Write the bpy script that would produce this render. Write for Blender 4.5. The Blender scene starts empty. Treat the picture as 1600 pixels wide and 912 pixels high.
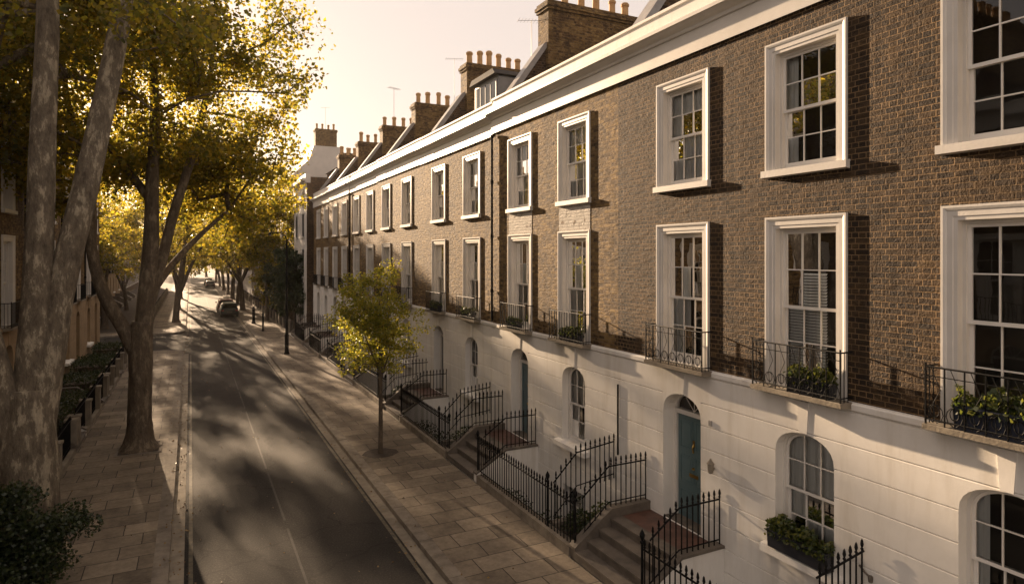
import bpy, bmesh, math, random
import numpy as np
from mathutils import Vector, Matrix

random.seed(7)
S = bpy.context.scene
COL = S.collection
R = math.radians
EYE = 6.35
SUN_AZ, SUN_EL = 7.8, 12.0        # degrees left of the street axis, degrees above the horizon

# ------------------------------------------------------------------ mesh helper
class MB:
    def __init__(self):
        self.v, self.f = [], []
    def quad(self, a, b, c, d):
        n = len(self.v); self.v += [a, b, c, d]; self.f.append((n, n+1, n+2, n+3))
    def poly(self, pts):
        n = len(self.v); self.v += list(pts); self.f.append(tuple(range(n, n+len(pts))))
    def box(self, x0, x1, y0, y1, z0, z1):
        n = len(self.v)
        self.v += [(x0,y0,z0),(x1,y0,z0),(x1,y1,z0),(x0,y1,z0),(x0,y0,z1),(x1,y0,z1),(x1,y1,z1),(x0,y1,z1)]
        for q in ((0,3,2,1),(4,5,6,7),(0,1,5,4),(1,2,6,5),(2,3,7,6),(3,0,4,7)):
            self.f.append(tuple(n+i for i in q))
    def extr_y(self, prof, y0, y1, cap=True):           # prof: closed list of (x,z)
        n = len(self.v); k = len(prof)
        self.v += [(x, y0, z) for x, z in prof] + [(x, y1, z) for x, z in prof]
        for i in range(k):
            j = (i+1) % k
            self.f.append((n+i, n+j, n+k+j, n+k+i))
        if cap:
            self.f.append(tuple(n+i for i in range(k))); self.f.append(tuple(n+k+i for i in reversed(range(k))))
    def extr_x(self, prof, x0, x1):                      # prof: closed list of (y,z)
        n = len(self.v); k = len(prof)
        self.v += [(x0, y, z) for y, z in prof] + [(x1, y, z) for y, z in prof]
        for i in range(k):
            j = (i+1) % k
            self.f.append((n+i, n+j, n+k+j, n+k+i))
        self.f.append(tuple(n+i for i in range(k))); self.f.append(tuple(n+k+i for i in reversed(range(k))))
    def tube(self, pts, rad, n=8, cap=True, wob=0.0):
        pts = [Vector(p) for p in pts]
        if not hasattr(rad, '__len__'): rad = [rad]*len(pts)
        base = len(self.v); ref = None
        for i, p in enumerate(pts):
            t = (pts[min(i+1, len(pts)-1)] - pts[max(i-1, 0)])
            if t.length < 1e-9: t = Vector((0,0,1))
            t.normalize()
            if ref is None:
                ref = Vector((1,0,0)) if abs(t.x) < .8 else Vector((0,1,0))
            u = (ref - t*ref.dot(t)).normalized(); w = t.cross(u); ref = u
            for k in range(n):
                a = 2*math.pi*k/n
                r = rad[i]
                if wob: r *= 1 + wob*(math.sin(3*a+1.3*i*.4)*.5 + random.uniform(-.5,.5))
                self.v.append(tuple(p + (u*math.cos(a) + w*math.sin(a))*r))
        for i in range(len(pts)-1):
            for k in range(n):
                a, b = base+i*n+k, base+i*n+(k+1) % n
                self.f.append((a, b, b+n, a+n))
        if cap:
            self.f.append(tuple(base+k for k in reversed(range(n))))
            e = base+(len(pts)-1)*n
            self.f.append(tuple(e+k for k in range(n)))
    def lathe(self, c, prof, n=10):
        self.tube([(c[0], c[1], c[2]+z) for r, z in prof], [max(r, 1e-4) for r, z in prof], n)
    def mesh(self, name, m, smooth=False):
        me = bpy.data.meshes.new(name)
        me.from_pydata(self.v, [], self.f); me.update()
        bm = bmesh.new(); bm.from_mesh(me); bmesh.ops.recalc_face_normals(bm, faces=bm.faces)
        bm.to_mesh(me); bm.free()
        if m: me.materials.append(m)
        if smooth:
            me.polygons.foreach_set('use_smooth', [True]*len(me.polygons))
        return me
    def build(self, name, m, parent=None, smooth=False, loc=None):
        return link(name, self.mesh(name, m, smooth), parent, loc)

def link(name, me, parent=None, loc=None):
    o = bpy.data.objects.new(name, me); COL.objects.link(o)
    if parent: o.parent = parent
    if loc: o.location = loc
    return o
def tag(o, label, cat, group=None, kind=None):
    if label: o['label'] = label
    if cat: o['category'] = cat
    if group: o['group'] = group
    if kind: o['kind'] = kind
    return o
def thing(name, label, cat, loc=(0,0,0), rz=0, group=None):
    o = bpy.data.objects.new(name, None); COL.objects.link(o)
    o.location = loc; o.rotation_euler = (0, 0, rz)
    return tag(o, label, cat, group)
KIDS = {}
def copy_tree(o, parent=None):
    c = o.copy(); COL.objects.link(c)
    if parent: c.parent = parent
    for ch in list(o.children): copy_tree(ch, c)
    return c
def structure(o):
    o['kind'] = 'structure'; return o

# ------------------------------------------------------------------ materials
def newmat(name):
    m = bpy.data.materials.new(name); m.use_nodes = True
    nt = m.node_tree; b = nt.nodes['Principled BSDF']
    return m, nt, b
def N(nt, t, **kw):
    n = nt.nodes.new(t)
    for k, v in kw.items():
        if hasattr(n, k): setattr(n, k, v)
        else: n.inputs[k].default_value = v
    return n
def L(nt, a, b): nt.links.new(a, b)
def ramp(nt, stops, fac=None):
    n = nt.nodes.new('ShaderNodeValToRGB'); e = n.color_ramp.elements
    while len(e) < len(stops): e.new(.5)
    for i, (p, c) in enumerate(stops):
        e[i].position = p; e[i].color = (*c, 1) if len(c) == 3 else c
    if fac is not None: L(nt, fac, n.inputs[0])
    return n
def mixc(nt, fac, a, b, mode='MIX'):
    n = nt.nodes.new('ShaderNodeMix'); n.data_type = 'RGBA'; n.blend_type = mode
    for s, v in ((0, fac), (6, a), (7, b)):
        if hasattr(v, 'links'): L(nt, v, n.inputs[s])
        elif s == 0: n.inputs[0].default_value = v
        else: n.inputs[s].default_value = (*v, 1)
    return n.outputs[2]
def pos(nt): return N(nt, 'ShaderNodeNewGeometry').outputs['Position']
def noise(nt, vec, scale, detail=4, rough=.6, sc=None):
    if sc:
        mp = N(nt, 'ShaderNodeMapping'); mp.inputs['Scale'].default_value = sc; L(nt, vec, mp.inputs[0]); vec = mp.outputs[0]
    n = N(nt, 'ShaderNodeTexNoise'); n.inputs['Scale'].default_value = scale; n.inputs['Detail'].default_value = detail
    n.inputs['Roughness'].default_value = rough; L(nt, vec, n.inputs['Vector']); return n.outputs['Fac']
def bump(nt, b, h, strength, dist):
    n = N(nt, 'ShaderNodeBump'); n.inputs['Strength'].default_value = strength; n.inputs['Distance'].default_value = dist
    L(nt, h, n.inputs['Height']); L(nt, n.outputs[0], b.inputs['Normal']); return n
def plain(name, c0, c1=None, rough=.6, scale=3, bs=.0, metal=0, detail=5, spec=None, sc=None, bscale=None):
    m, nt, b = newmat(name)
    b.inputs['Roughness'].default_value = rough; b.inputs['Metallic'].default_value = metal
    if spec is not None: b.inputs['Specular IOR Level'].default_value = spec
    p = pos(nt)
    c1 = c1 or tuple(x*.75 for x in c0)
    f = noise(nt, p, scale, detail, sc=sc)
    L(nt, ramp(nt, [(.3, c1), (.7, c0)], f).outputs[0], b.inputs['Base Color'])
    if bs: bump(nt, b, noise(nt, p, bscale or scale*6, 4), bs, .02)
    return m
def wall_uv(nt):
    g = N(nt, 'ShaderNodeNewGeometry'); s = N(nt, 'ShaderNodeSeparateXYZ'); L(nt, g.outputs['Position'], s.inputs[0])
    t = N(nt, 'ShaderNodeSeparateXYZ'); L(nt, g.outputs['True Normal'], t.inputs[0])
    a = N(nt, 'ShaderNodeMath', operation='ABSOLUTE'); L(nt, t.outputs[0], a.inputs[0])
    gt = N(nt, 'ShaderNodeMath', operation='GREATER_THAN'); L(nt, a.outputs[0], gt.inputs[0]); gt.inputs[1].default_value = .6
    mx = N(nt, 'ShaderNodeMix'); L(nt, gt.outputs[0], mx.inputs[0]); L(nt, s.outputs[0], mx.inputs[2]); L(nt, s.outputs[1], mx.inputs[3])
    c = N(nt, 'ShaderNodeCombineXYZ'); L(nt, mx.outputs[0], c.inputs[0]); L(nt, s.outputs[2], c.inputs[1])
    return c.outputs[0], g.outputs['Position']
def brick_mat(name, cols, mortar, bstr=.9, painted=False):
    m, nt, b = newmat(name)
    uv, p = wall_uv(nt)
    # slightly wobbling courses
    nz = N(nt, 'ShaderNodeTexNoise'); nz.inputs['Scale'].default_value = 3.0; L(nt, p, nz.inputs['Vector'])
    va = N(nt, 'ShaderNodeVectorMath', operation='MULTIPLY_ADD'); L(nt, nz.outputs['Color'], va.inputs[0])
    va.inputs[1].default_value = (.02, .016, 0); L(nt, uv, va.inputs[2]); uvw = va.outputs[0]
    br = N(nt, 'ShaderNodeTexBrick'); br.offset = .5; br.squash = .5; br.squash_frequency = 2
    br.inputs['Scale'].default_value = 1.0; br.inputs['Brick Width'].default_value = .235; br.inputs['Row Height'].default_value = .085
    br.inputs['Mortar Size'].default_value = .008; br.inputs['Mortar Smooth'].default_value = .35
    br.inputs['Color1'].default_value = (0,0,0,1); br.inputs['Color2'].default_value = (1,1,1,1); br.inputs['Mortar'].default_value = (.5,.5,.5,1)
    L(nt, uvw, br.inputs['Vector'])
    f2 = noise(nt, uvw, 1, 2, .5, sc=(4.6, 11.4, 1))
    ad = N(nt, 'ShaderNodeMath', operation='MULTIPLY_ADD'); L(nt, br.outputs['Color'], ad.inputs[0]); ad.inputs[1].default_value = .45; L(nt, f2, ad.inputs[2])
    sb = N(nt, 'ShaderNodeMath', operation='SUBTRACT'); L(nt, ad.outputs[0], sb.inputs[0]); sb.inputs[1].default_value = .22
    rc = ramp(nt, cols, sb.outputs[0]).outputs[0]
    big = noise(nt, p, .55, 5, .65)
    soot = ramp(nt, [(.3, (.62,.6,.58)), (.62, (1.08,1.05,1))], big).outputs[0]
    rc = mixc(nt, 1.0, rc, soot, 'MULTIPLY')
    stk = ramp(nt, [(.33,(.55,.53,.5)),(.5,(1,1,1)),(.7,(1.12,1.1,1.05))], noise(nt, p, 1.0, 5, .7, sc=(1.7,1.7,.35))).outputs[0]
    rc = mixc(nt, .75, rc, stk, 'MULTIPLY')
    mm = ramp(nt, [(.35, tuple(x*.45 for x in mortar)), (.6, mortar)], noise(nt, p, 2.2, 4)).outputs[0]
    col = mixc(nt, br.outputs['Fac'], rc, mm)
    if painted:
        pk = ramp(nt, [(.36, (0,0,0)), (.43, (1,1,1))], noise(nt, p, 2.6, 6, .72)).outputs[0]
        col = mixc(nt, pk, col, mixc(nt, br.outputs['Fac'], (.62,.58,.52), (.36,.33,.29)))
    L(nt, col, b.inputs['Base Color']); b.inputs['Roughness'].default_value = .82
    b.inputs['Specular IOR Level'].default_value = .3
    inv = N(nt, 'ShaderNodeMath', operation='MULTIPLY_ADD'); L(nt, br.outputs['Fac'], inv.inputs[0]); inv.inputs[1].default_value = -1.0
    f3 = noise(nt, p, 34, 4, .6); L(nt, f3, inv.inputs[2])
    ad2 = N(nt, 'ShaderNodeMath', operation='MULTIPLY_ADD'); L(nt, f2, ad2.inputs[0]); ad2.inputs[1].default_value = 1.3; L(nt, inv.outputs[0], ad2.inputs[2])
    bump(nt, b, ad2.outputs[0], min(bstr,1), .022 if bstr < 1.05 else .045)
    return m
M = {}
BR = [(.08,(0.0270,0.0162,0.0099)),(.32,(0.0630,0.0360,0.0189)),(.55,(0.1125,0.0648,0.0306)),(.78,(0.1710,0.1035,0.0495)),(.97,(0.2430,0.1620,0.0900))]
BY = [(.14,(0.0445,0.0254,0.0104)),(.34,(0.1112,0.0656,0.0233)),(.52,(0.2076,0.1305,0.0454)),(.75,(0.2966,0.1940,0.0713)),(.97,(0.3708,0.2611,0.1166))]
M['brick'] = brick_mat('london_stock_brick', BY, (.20,.135,.075), 1.2)
BD = [(.08,(0.0110,0.0068,0.0037)),(.32,(0.0256,0.0146,0.0069)),(.55,(0.0487,0.0281,0.0117)),(.78,(0.0792,0.0467,0.0192)),(.97,(0.1218,0.0788,0.0331))]
M['brick_brown'] = brick_mat('brown_stock_brick', BD, (.27,.17,.08), 1.2)
M['brick_dark'] = brick_mat('sooty_brick', [(p, tuple(x*.75 for x in c)) for p, c in BR], (.16,.12,.08), .8)
M['brick_painted'] = brick_mat('painted_brick', BR, (.4,.36,.3), 1.0, painted=True)
def stucco_mat():
    m, nt, b = newmat('cream_stucco'); p = pos(nt)
    a = noise(nt, p, .9, 6, .7); c = ramp(nt, [(.3,(.70,.67,.615)),(.6,(.79,.76,.705))], a).outputs[0]
    st = noise(nt, p, 1.0, 5, .65, sc=(3.0,3.0,.35)); d = ramp(nt, [(.30,(.74,.70,.63)),(.5,(1,1,1))], st).outputs[0]
    c = mixc(nt, .5, c, d, 'MULTIPLY')
    # green-grey grime near the foot of the wall (rising damp)
    L(nt, c, b.inputs['Base Color']); b.inputs['Roughness'].default_value = .62
    h = N(nt, 'ShaderNodeMath', operation='MULTIPLY_ADD'); L(nt, noise(nt, p, 3.5, 4), h.inputs[0]); h.inputs[1].default_value = 2.0; L(nt, noise(nt, p, 45, 3), h.inputs[2])
    bump(nt, b, h.outputs[0], .12, .010)
    return m
M['stucco'] = stucco_mat()
M['ochre'] = plain('ochre_stucco', (.36,.25,.14), (.24,.165,.09), .8, 1.2, .2, bscale=25)
M['paint'] = plain('white_gloss_paint', (.68,.65,.605), (.58,.55,.50), .42, 1.6, .1, bscale=20)
M['sash'] = plain('sash_paint', (.76,.73,.68), (.68,.65,.6), .35, 2)
M['stone'] = plain('york_stone', (.30,.26,.20), (.16,.135,.105), .9, 2.2, .4, bscale=28, spec=.2)
M['step'] = plain('step_stone', (.17,.14,.108), (.075,.062,.05), .75, 2.6, .4, bscale=24)
M['kerb'] = plain('granite_kerb', (.25,.215,.17), (.12,.10,.08), .9, 3.2, .5, bscale=40, spec=.2)
M['iron'] = plain('black_iron', (.008,.0078,.0078), (.005,.005,.005), .6, 8, .2, spec=.12)
M['slate'] = plain('roof_slate', (.055,.050,.048), (.028,.026,.025), .85, 2.5, .5, sc=(1,1,5))
M['lead'] = plain('lead_flashing', (.33,.31,.29), (.22,.21,.2), .45, 3)
M['pot'] = plain('clay_pot', (.55,.34,.15), (.36,.21,.09), .8, 4, .2)
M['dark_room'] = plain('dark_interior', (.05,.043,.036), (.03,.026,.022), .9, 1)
M['asbestos'] = plain('render_grey', (.62,.58,.53), (.5,.47,.43), .75, .8, .2)
M['soil'] = plain('soil', (.06,.042,.028), (.03,.022,.016), .95, 6, .7)
M['area'] = plain('area_paving', (.12,.105,.085), (.06,.054,.045), .8, 2, .3)
M['planter'] = plain('black_planter', (.02,.022,.03), (.014,.015,.02), .5, 4)
M['blue_planter'] = plain('navy_planter', (.022,.03,.055), (.015,.02,.035), .5, 4)
M['brass'] = plain('brass', (.5,.33,.1), (.4,.26,.08), .35, 8, metal=1)
M['teal'] = plain('teal_door_paint', (.095,.150,.158), (.08,.128,.136), .38, 3)
M['teal2'] = plain('slate_teal_door_paint', (.07,.125,.145), (.06,.105,.12), .38, 3)
M['darkdoor'] = plain('dark_green_door_paint', (.02,.032,.03), (.014,.022,.02), .35, 3)
M['line'] = plain('faded_road_paint', (.055,.049,.041), (.024,.022,.020), .85, 5.5, .2, detail=8)
M['yellow'] = plain('faded_yellow_paint', (.15,.125,.08), (.045,.04,.032), .85, 5.5, .2, detail=8)
M['rubber'] = plain('tyre_rubber', (.015,.015,.015), (.01,.01,.01), .8, 8)
M['alloy'] = plain('alloy', (.35,.35,.36), (.25,.25,.26), .35, 5, metal=.9)
M['clad'] = plain('zinc', (.25,.26,.27), (.18,.19,.2), .5, 3)
def curtain_mat():
    m, nt, b = newmat('net_curtain'); p = pos(nt)
    L(nt, ramp(nt, [(.35,(.74,.73,.71)),(.65,(.9,.89,.87))], noise(nt, p, 1, 3, sc=(18,18,.6))).outputs[0], b.inputs['Base Color'])
    b.inputs['Roughness'].default_value = .9
    return m
M['curtain'] = curtain_mat()
M['lampglass'] = plain('lantern_glass', (.5,.48,.42), (.45,.43,.38), .25, 5)
def glass_mat(name='window_glass', trans=(.90,.92,.91), ior=1.6):
    m = bpy.data.materials.new(name); m.use_nodes = True; nt = m.node_tree; nt.nodes.clear()
    o = N(nt, 'ShaderNodeOutputMaterial'); t = N(nt, 'ShaderNodeBsdfTransparent'); t.inputs[0].default_value = (*trans, 1)
    g = N(nt, 'ShaderNodeBsdfGlossy'); g.inputs['Roughness'].default_value = .008; g.inputs[0].default_value = (.95,.95,.95,1)
    bp = N(nt, 'ShaderNodeBump'); bp.inputs['Strength'].default_value = .06; bp.inputs['Distance'].default_value = .02
    L(nt, noise(nt, pos(nt), 2.2, 2, .4), bp.inputs['Height']); L(nt, bp.outputs[0], g.inputs['Normal'])
    fr = N(nt, 'ShaderNodeFresnel'); fr.inputs[0].default_value = ior
    mx = N(nt, 'ShaderNodeMixShader'); L(nt, fr.outputs[0], mx.inputs[0]); L(nt, t.outputs[0], mx.inputs[1]); L(nt, g.outputs[0], mx.inputs[2])
    L(nt, mx.outputs[0], o.inputs[0]); return m
M['glass'] = glass_mat()
M['carglass'] = glass_mat('car_glass', (.06,.065,.065), 1.3)
def asphalt():
    m, nt, b = newmat('asphalt'); p = pos(nt)
    a = noise(nt, p, .35, 6, .65); f = noise(nt, p, 26, 5, .8)
    c = ramp(nt, [(.3,(.017,.0155,.0145)),(.68,(.036,.032,.028))], a).outputs[0]
    lanes = noise(nt, p, 1, 4, .6, sc=(1.6,.06,1)); c = mixc(nt, .55, c, ramp(nt, [(.35,(.72,.72,.72)),(.65,(1.2,1.18,1.15))], lanes).outputs[0], 'MULTIPLY')
    c = mixc(nt, .8, c, ramp(nt, [(.36,(.35,.35,.35)),(.55,(1.0,1.0,1.0)),(.68,(3.6,3.4,3.0))], f).outputs[0], 'MULTIPLY')
    vo = N(nt, 'ShaderNodeTexVoronoi'); vo.feature = 'DISTANCE_TO_EDGE'; vo.inputs['Scale'].default_value = .33; wv = N(nt, 'ShaderNodeVectorMath', operation='MULTIPLY_ADD')
    nz = N(nt, 'ShaderNodeTexNoise'); nz.inputs['Scale'].default_value = 1.4; nz.inputs['Detail'].default_value = 5; L(nt, p, nz.inputs['Vector']); L(nt, nz.outputs['Color'], wv.inputs[0]); wv.inputs[1].default_value = (1.1,1.1,0); L(nt, p, wv.inputs[2]); L(nt, wv.outputs[0], vo.inputs['Vector'])
    c = mixc(nt, .75, c, ramp(nt, [(.0,(.3,.3,.3)),(.012,(1,1,1))], vo.outputs['Distance']).outputs[0], 'MULTIPLY')
    L(nt, c, b.inputs['Base Color']); b.inputs['Roughness'].default_value = .85; b.inputs['Specular IOR Level'].default_value = .22
    bump(nt, b, f, 1.0, .02); return m
M['asphalt'] = asphalt()
def paving():
    m, nt, b = newmat('paving_flags'); p = pos(nt)
    s = N(nt, 'ShaderNodeSeparateXYZ'); L(nt, p, s.inputs[0])
    c = N(nt, 'ShaderNodeCombineXYZ'); L(nt, s.outputs[0], c.inputs[0]); L(nt, s.outputs[1], c.inputs[1])
    wob = N(nt, 'ShaderNodeVectorMath', operation='MULTIPLY_ADD'); nz = N(nt, 'ShaderNodeTexNoise'); nz.inputs['Scale'].default_value = .9
    L(nt, p, nz.inputs['Vector']); L(nt, nz.outputs['Color'], wob.inputs[0]); wob.inputs[1].default_value = (.05,.05,0); L(nt, c.outputs[0], wob.inputs[2])
    br = N(nt, 'ShaderNodeTexBrick'); br.offset = .42; br.offset_frequency = 2
    br.inputs['Scale'].default_value = 1; br.inputs['Brick Width'].default_value = .93; br.inputs['Row Height'].default_value = .64
    br.inputs['Mortar Size'].default_value = .011; br.inputs['Mortar Smooth'].default_value = .2
    br.inputs['Color1'].default_value = (.0,.0,.0,1); br.inputs['Color2'].default_value = (1,1,1,1)
    L(nt, wob.outputs[0], br.inputs['Vector'])
    k = N(nt, 'ShaderNodeMath', operation='MULTIPLY_ADD'); L(nt, br.outputs['Color'], k.inputs[0]); k.inputs[1].default_value = .4; L(nt, noise(nt, p, 1.1, 6, .7), k.inputs[2])
    col = ramp(nt, [(.35,(.095,.076,.056)),(.6,(.17,.137,.10)),(.95,(.27,.22,.16))], k.outputs[0]).outputs[0]
    col = mixc(nt, .5, col, ramp(nt, [(.36,(.55,.55,.55)),(.6,(1.05,1.05,1.05))], noise(nt, p, 7, 5, .7)).outputs[0], 'MULTIPLY')
    col = mixc(nt, br.outputs['Fac'], col, (.035,.03,.024))
    L(nt, col, b.inputs['Base Color']); b.inputs['Roughness'].default_value = .85; b.inputs['Specular IOR Level'].default_value = .25
    h = N(nt, 'ShaderNodeMath', operation='MULTIPLY_ADD'); L(nt, br.outputs['Fac'], h.inputs[0]); h.inputs[1].default_value = -1.2
    L(nt, noise(nt, p, 9, 5, .65), h.inputs[2]); bump(nt, b, h.outputs[0], .5, .015)
    return m
M['paving'] = paving()
def tiles():
    m, nt, b = newmat('red_quarry_tile'); p = pos(nt)
    br = N(nt, 'ShaderNodeTexBrick'); br.offset = .5; br.inputs['Scale'].default_value = 1
    br.inputs['Brick Width'].default_value = .22; br.inputs['Row Height'].default_value = .11; br.inputs['Mortar Size'].default_value = .004
    br.inputs['Color1'].default_value = (.135,.062,.042,1); br.inputs['Color2'].default_value = (.085,.042,.03,1); br.inputs['Mortar'].default_value = (.08,.06,.045,1)
    L(nt, p, br.inputs['Vector'])
    c = mixc(nt, .6, br.outputs['Color'], ramp(nt, [(.35,(.6,.6,.6)),(.65,(1.2,1.2,1.2))], noise(nt, p, 4, 5)).outputs[0], 'MULTIPLY')
    L(nt, c, b.inputs['Base Color']); b.inputs['Roughness'].default_value = .5; return m
M['tile'] = tiles()
def bark(name, a, b_, c_):
    m, nt, b = newmat(name); p = pos(nt)
    v = noise(nt, p, 3.6, 7, .72, sc=(1.6,1.6,.6))
    col = ramp(nt, [(.34,a),(.46,b_),(.52,b_),(.58,c_),(.68,tuple(x*1.2 for x in c_))], v).outputs[0]
    col = mixc(nt, .7, col, ramp(nt, [(.3,(.5,.5,.5)),(.6,(1.1,1.1,1.1))], noise(nt, p, 9, 5, .7, sc=(1,1,.5))).outputs[0], 'MULTIPLY')
    L(nt, col, b.inputs['Base Color']); b.inputs['Roughness'].default_value = .85
    h = N(nt, 'ShaderNodeMath', operation='MULTIPLY_ADD'); L(nt, v, h.inputs[0]); h.inputs[1].default_value = 1.5; L(nt, noise(nt, p, 22, 4, sc=(1,1,.35)), h.inputs[2])
    bump(nt, b, h.outputs[0], .8, .03); return m
M['bark'] = bark('plane_bark', (.07,.053,.035), (.145,.115,.078), (.31,.262,.185))
M['bark_mid'] = bark('brown_plane_bark', (.055,.040,.026), (.11,.082,.053), (.19,.15,.10))
M['bark_brown'] = bark('brown_bark', (.05,.038,.026), (.085,.062,.04), (.12,.088,.055))
def leaf_mat(name, stops, tr, k=.45):
    m = bpy.data.materials.new(name); m.use_nodes = True; nt = m.node_tree; nt.nodes.clear()
    o = N(nt, 'ShaderNodeOutputMaterial'); g = N(nt, 'ShaderNodeNewGeometry')
    c = ramp(nt, stops, g.outputs['Random Per Island']).outputs[0]
    d = N(nt, 'ShaderNodeBsdfPrincipled'); d.inputs['Roughness'].default_value = .45; L(nt, c, d.inputs['Base Color'])
    t = N(nt, 'ShaderNodeBsdfTranslucent'); L(nt, ramp(nt, tr, g.outputs['Random Per Island']).outputs[0], t.inputs[0])
    mx = N(nt, 'ShaderNodeMixShader'); mx.inputs[0].default_value = k
    L(nt, d.outputs[0], mx.inputs[1]); L(nt, t.outputs[0], mx.inputs[2]); L(nt, mx.outputs[0], o.inputs[0]); return m
M['leaf'] = leaf_mat('plane_leaf', [(0,(.032,.046,.010)),(.5,(.066,.076,.014)),(.85,(.115,.10,.018)),(1,(.15,.105,.02))],
                     [(0,(.22,.23,.024)),(.5,(.47,.39,.036)),(1,(.68,.48,.045))], .55)
M['leaf_young'] = leaf_mat('lime_leaf', [(0,(.05,.065,.014)),(.5,(.10,.105,.02)),(1,(.17,.14,.028))],
                     [(0,(.28,.32,.04)),(.5,(.52,.50,.055)),(1,(.72,.58,.06))], .55)
M['leaf_dark'] = leaf_mat('evergreen_leaf', [(0,(.010,.019,.008)),(.6,(.022,.036,.012)),(1,(.05,.062,.018))],
                     [(0,(.05,.08,.015)),(1,(.14,.16,.03))], .25)
M['leaf_box'] = leaf_mat('box_plant_leaf', [(0,(.02,.034,.009)),(.6,(.042,.062,.014)),(1,(.11,.105,.025))],
                     [(0,(.1,.15,.02)),(1,(.26,.26,.04))], .35)
M['leaf_fallen'] = leaf_mat('fallen_leaf', [(0,(.12,.06,.02)),(.5,(.2,.11,.03)),(1,(.28,.18,.05))], [(0,(.1,.06,.02)),(1,(.2,.12,.03))], .1)

# ------------------------------------------------------------------ foliage
def leaf_mesh(name, pts, sizes, rng, m, flat=None):
    n = len(pts)
    d = rng.normal(size=(n,3)); d /= np.linalg.norm(d, axis=1)[:,None]
    if flat is not None: d[:,2] *= flat; d /= np.linalg.norm(d, axis=1)[:,None]
    e = rng.normal(size=(n,3)); e -= d*(e*d).sum(1)[:,None]; e /= np.linalg.norm(e, axis=1)[:,None]
    nn = np.cross(d, e); s = sizes[:,None]
    a = pts - d*s*.5; c = pts + d*s*.5; lift = nn*s*.14
    b1 = pts - d*s*.06 + e*s*.40 + lift; b2 = pts - d*s*.06 - e*s*.40 + lift
    v = np.stack([a, b1, c, b2], 1).reshape(-1,3)
    me = bpy.data.meshes.new(name); me.vertices.add(4*n); me.vertices.foreach_set('co', v.astype(np.float32).ravel())
    me.loops.add(4*n); me.loops.foreach_set('vertex_index', np.arange(4*n, dtype=np.int32))
    me.polygons.add(n); me.polygons.foreach_set('loop_start', np.arange(0,4*n,4,dtype=np.int32)); me.polygons.foreach_set('loop_total', np.full(n,4,dtype=np.int32))
    me.materials.append(m); me.update(calc_edges=True); return me
def clump_points(centers, radii, per, rng):
    out = []
    for c, r in zip(centers, radii):
        k = int(per*rng.uniform(.6,1.4))
        q = rng.normal(size=(k,3)); q /= np.linalg.norm(q,axis=1)[:,None]
        q *= (rng.uniform(0,1,size=k)**.45)[:,None]*r; q[:,2] *= .7
        out.append(c + q)
    return np.concatenate(out)
def crown_centers(c, rx, rz, n, rng, zmin=None, shell=.5, squash=None):
    out = []
    ph = rng.uniform(0,6.28,6); tries = 0
    while len(out) < n:
        q = rng.normal(size=3); q /= np.linalg.norm(q)
        az = math.atan2(q[1], q[0])
        lob = 1 + (1 if rx > 2.5 else .45)*(.13*math.sin(3*az+ph[0]) + .12*math.sin(5*az+ph[1]+3*q[2]) + .10*math.sin(7*q[2]+ph[2]))
        r = rng.uniform(0,1)**shell*lob
        p = np.array([c[0]+q[0]*rx*r, c[1]+q[1]*rx*r, c[2]+q[2]*rz*r])
        if zmin is not None and p[2] < zmin: continue
        gap = math.sin(p[0]*1.1+ph[3])+math.sin(p[1]*1.2+ph[4])+math.sin(p[2]*1.5+ph[5])
        tries += 1
        if rx > 2.5 and gap > 1.1+.0012*tries: continue
        out.append(p)
    return np.array(out)
def add_branches(mb, paths, centers, rng, tip=.014, attach_from=.35, n=6):
    """limbs grow from the given stems to every leaf clump; thickness follows what each limb carries"""
    nodes, par, fixed = [], [], []
    for path in paths:
        k0 = int(len(path)*attach_from)
        for p in path[k0:]: nodes.append(np.array(p, float)); par.append(-1); fixed.append(True)
    seeds = np.array(nodes)
    order = np.argsort([np.min(np.linalg.norm(seeds-c,axis=1)) for c in centers])
    load = [0.0]*len(nodes)
    for i in order:
        c = centers[i]; arr = np.array(nodes); dv = c-arr; dist = np.linalg.norm(dv,axis=1)
        cost = dist + np.maximum(0, arr[:,2]-c[2])*.8
        j = int(np.argmin(cost)); p = nodes[j]; prev = j; ln = dist[j]
        segs = max(1, int(ln/.8))
        for s in range(1, segs+1):
            t = s/segs; q = p*(1-t)+c*t; q = q + (rng.normal(size=3)*.07*ln*math.sin(math.pi*t)*.6); q[2] += .10*ln*math.sin(math.pi*t)
            nodes.append(q); par.append(prev); fixed.append(False); load.append(0.0); prev = len(nodes)-1
        k = prev
        while k >= 0 and not fixed[k]: load[k] += 1; k = par[k]
    for k in range(len(nodes)):
        if fixed[k]: continue
        p = par[k]; r1 = tip*load[k]**.46; r0 = r1*1.12 if fixed[p] else tip*max(load[p],load[k])**.46
        mb.tube([nodes[p], nodes[k]], [r0, r1], n if r1 > .04 else 4, cap=False)
def smooth_path(pts, k=4):
    """Catmull-Rom through (x,y,z,r)"""
    P = [np.array(p, float) for p in pts]; P = [2*P[0]-P[1]]+P+[2*P[-1]-P[-2]]; out = []
    for i in range(1, len(P)-2):
        for s in range(k):
            t = s/k; a,b,c,d = P[i-1],P[i],P[i+1],P[i+2]
            out.append(.5*((2*b)+(-a+c)*t+(2*a-5*b+4*c-d)*t*t+(-a+3*b-3*c+d)*t**3))
    out.append(P[-2]); return out
def stem_tubes(mb, stems, n=14, wob=.05):
    paths = []
    for st in stems:
        sp = smooth_path(st, 6)
        mb.tube([p[:3] for p in sp], [max(p[3],.01) for p in sp], n, wob=wob); paths.append([p[:3] for p in sp])
    return paths
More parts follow.
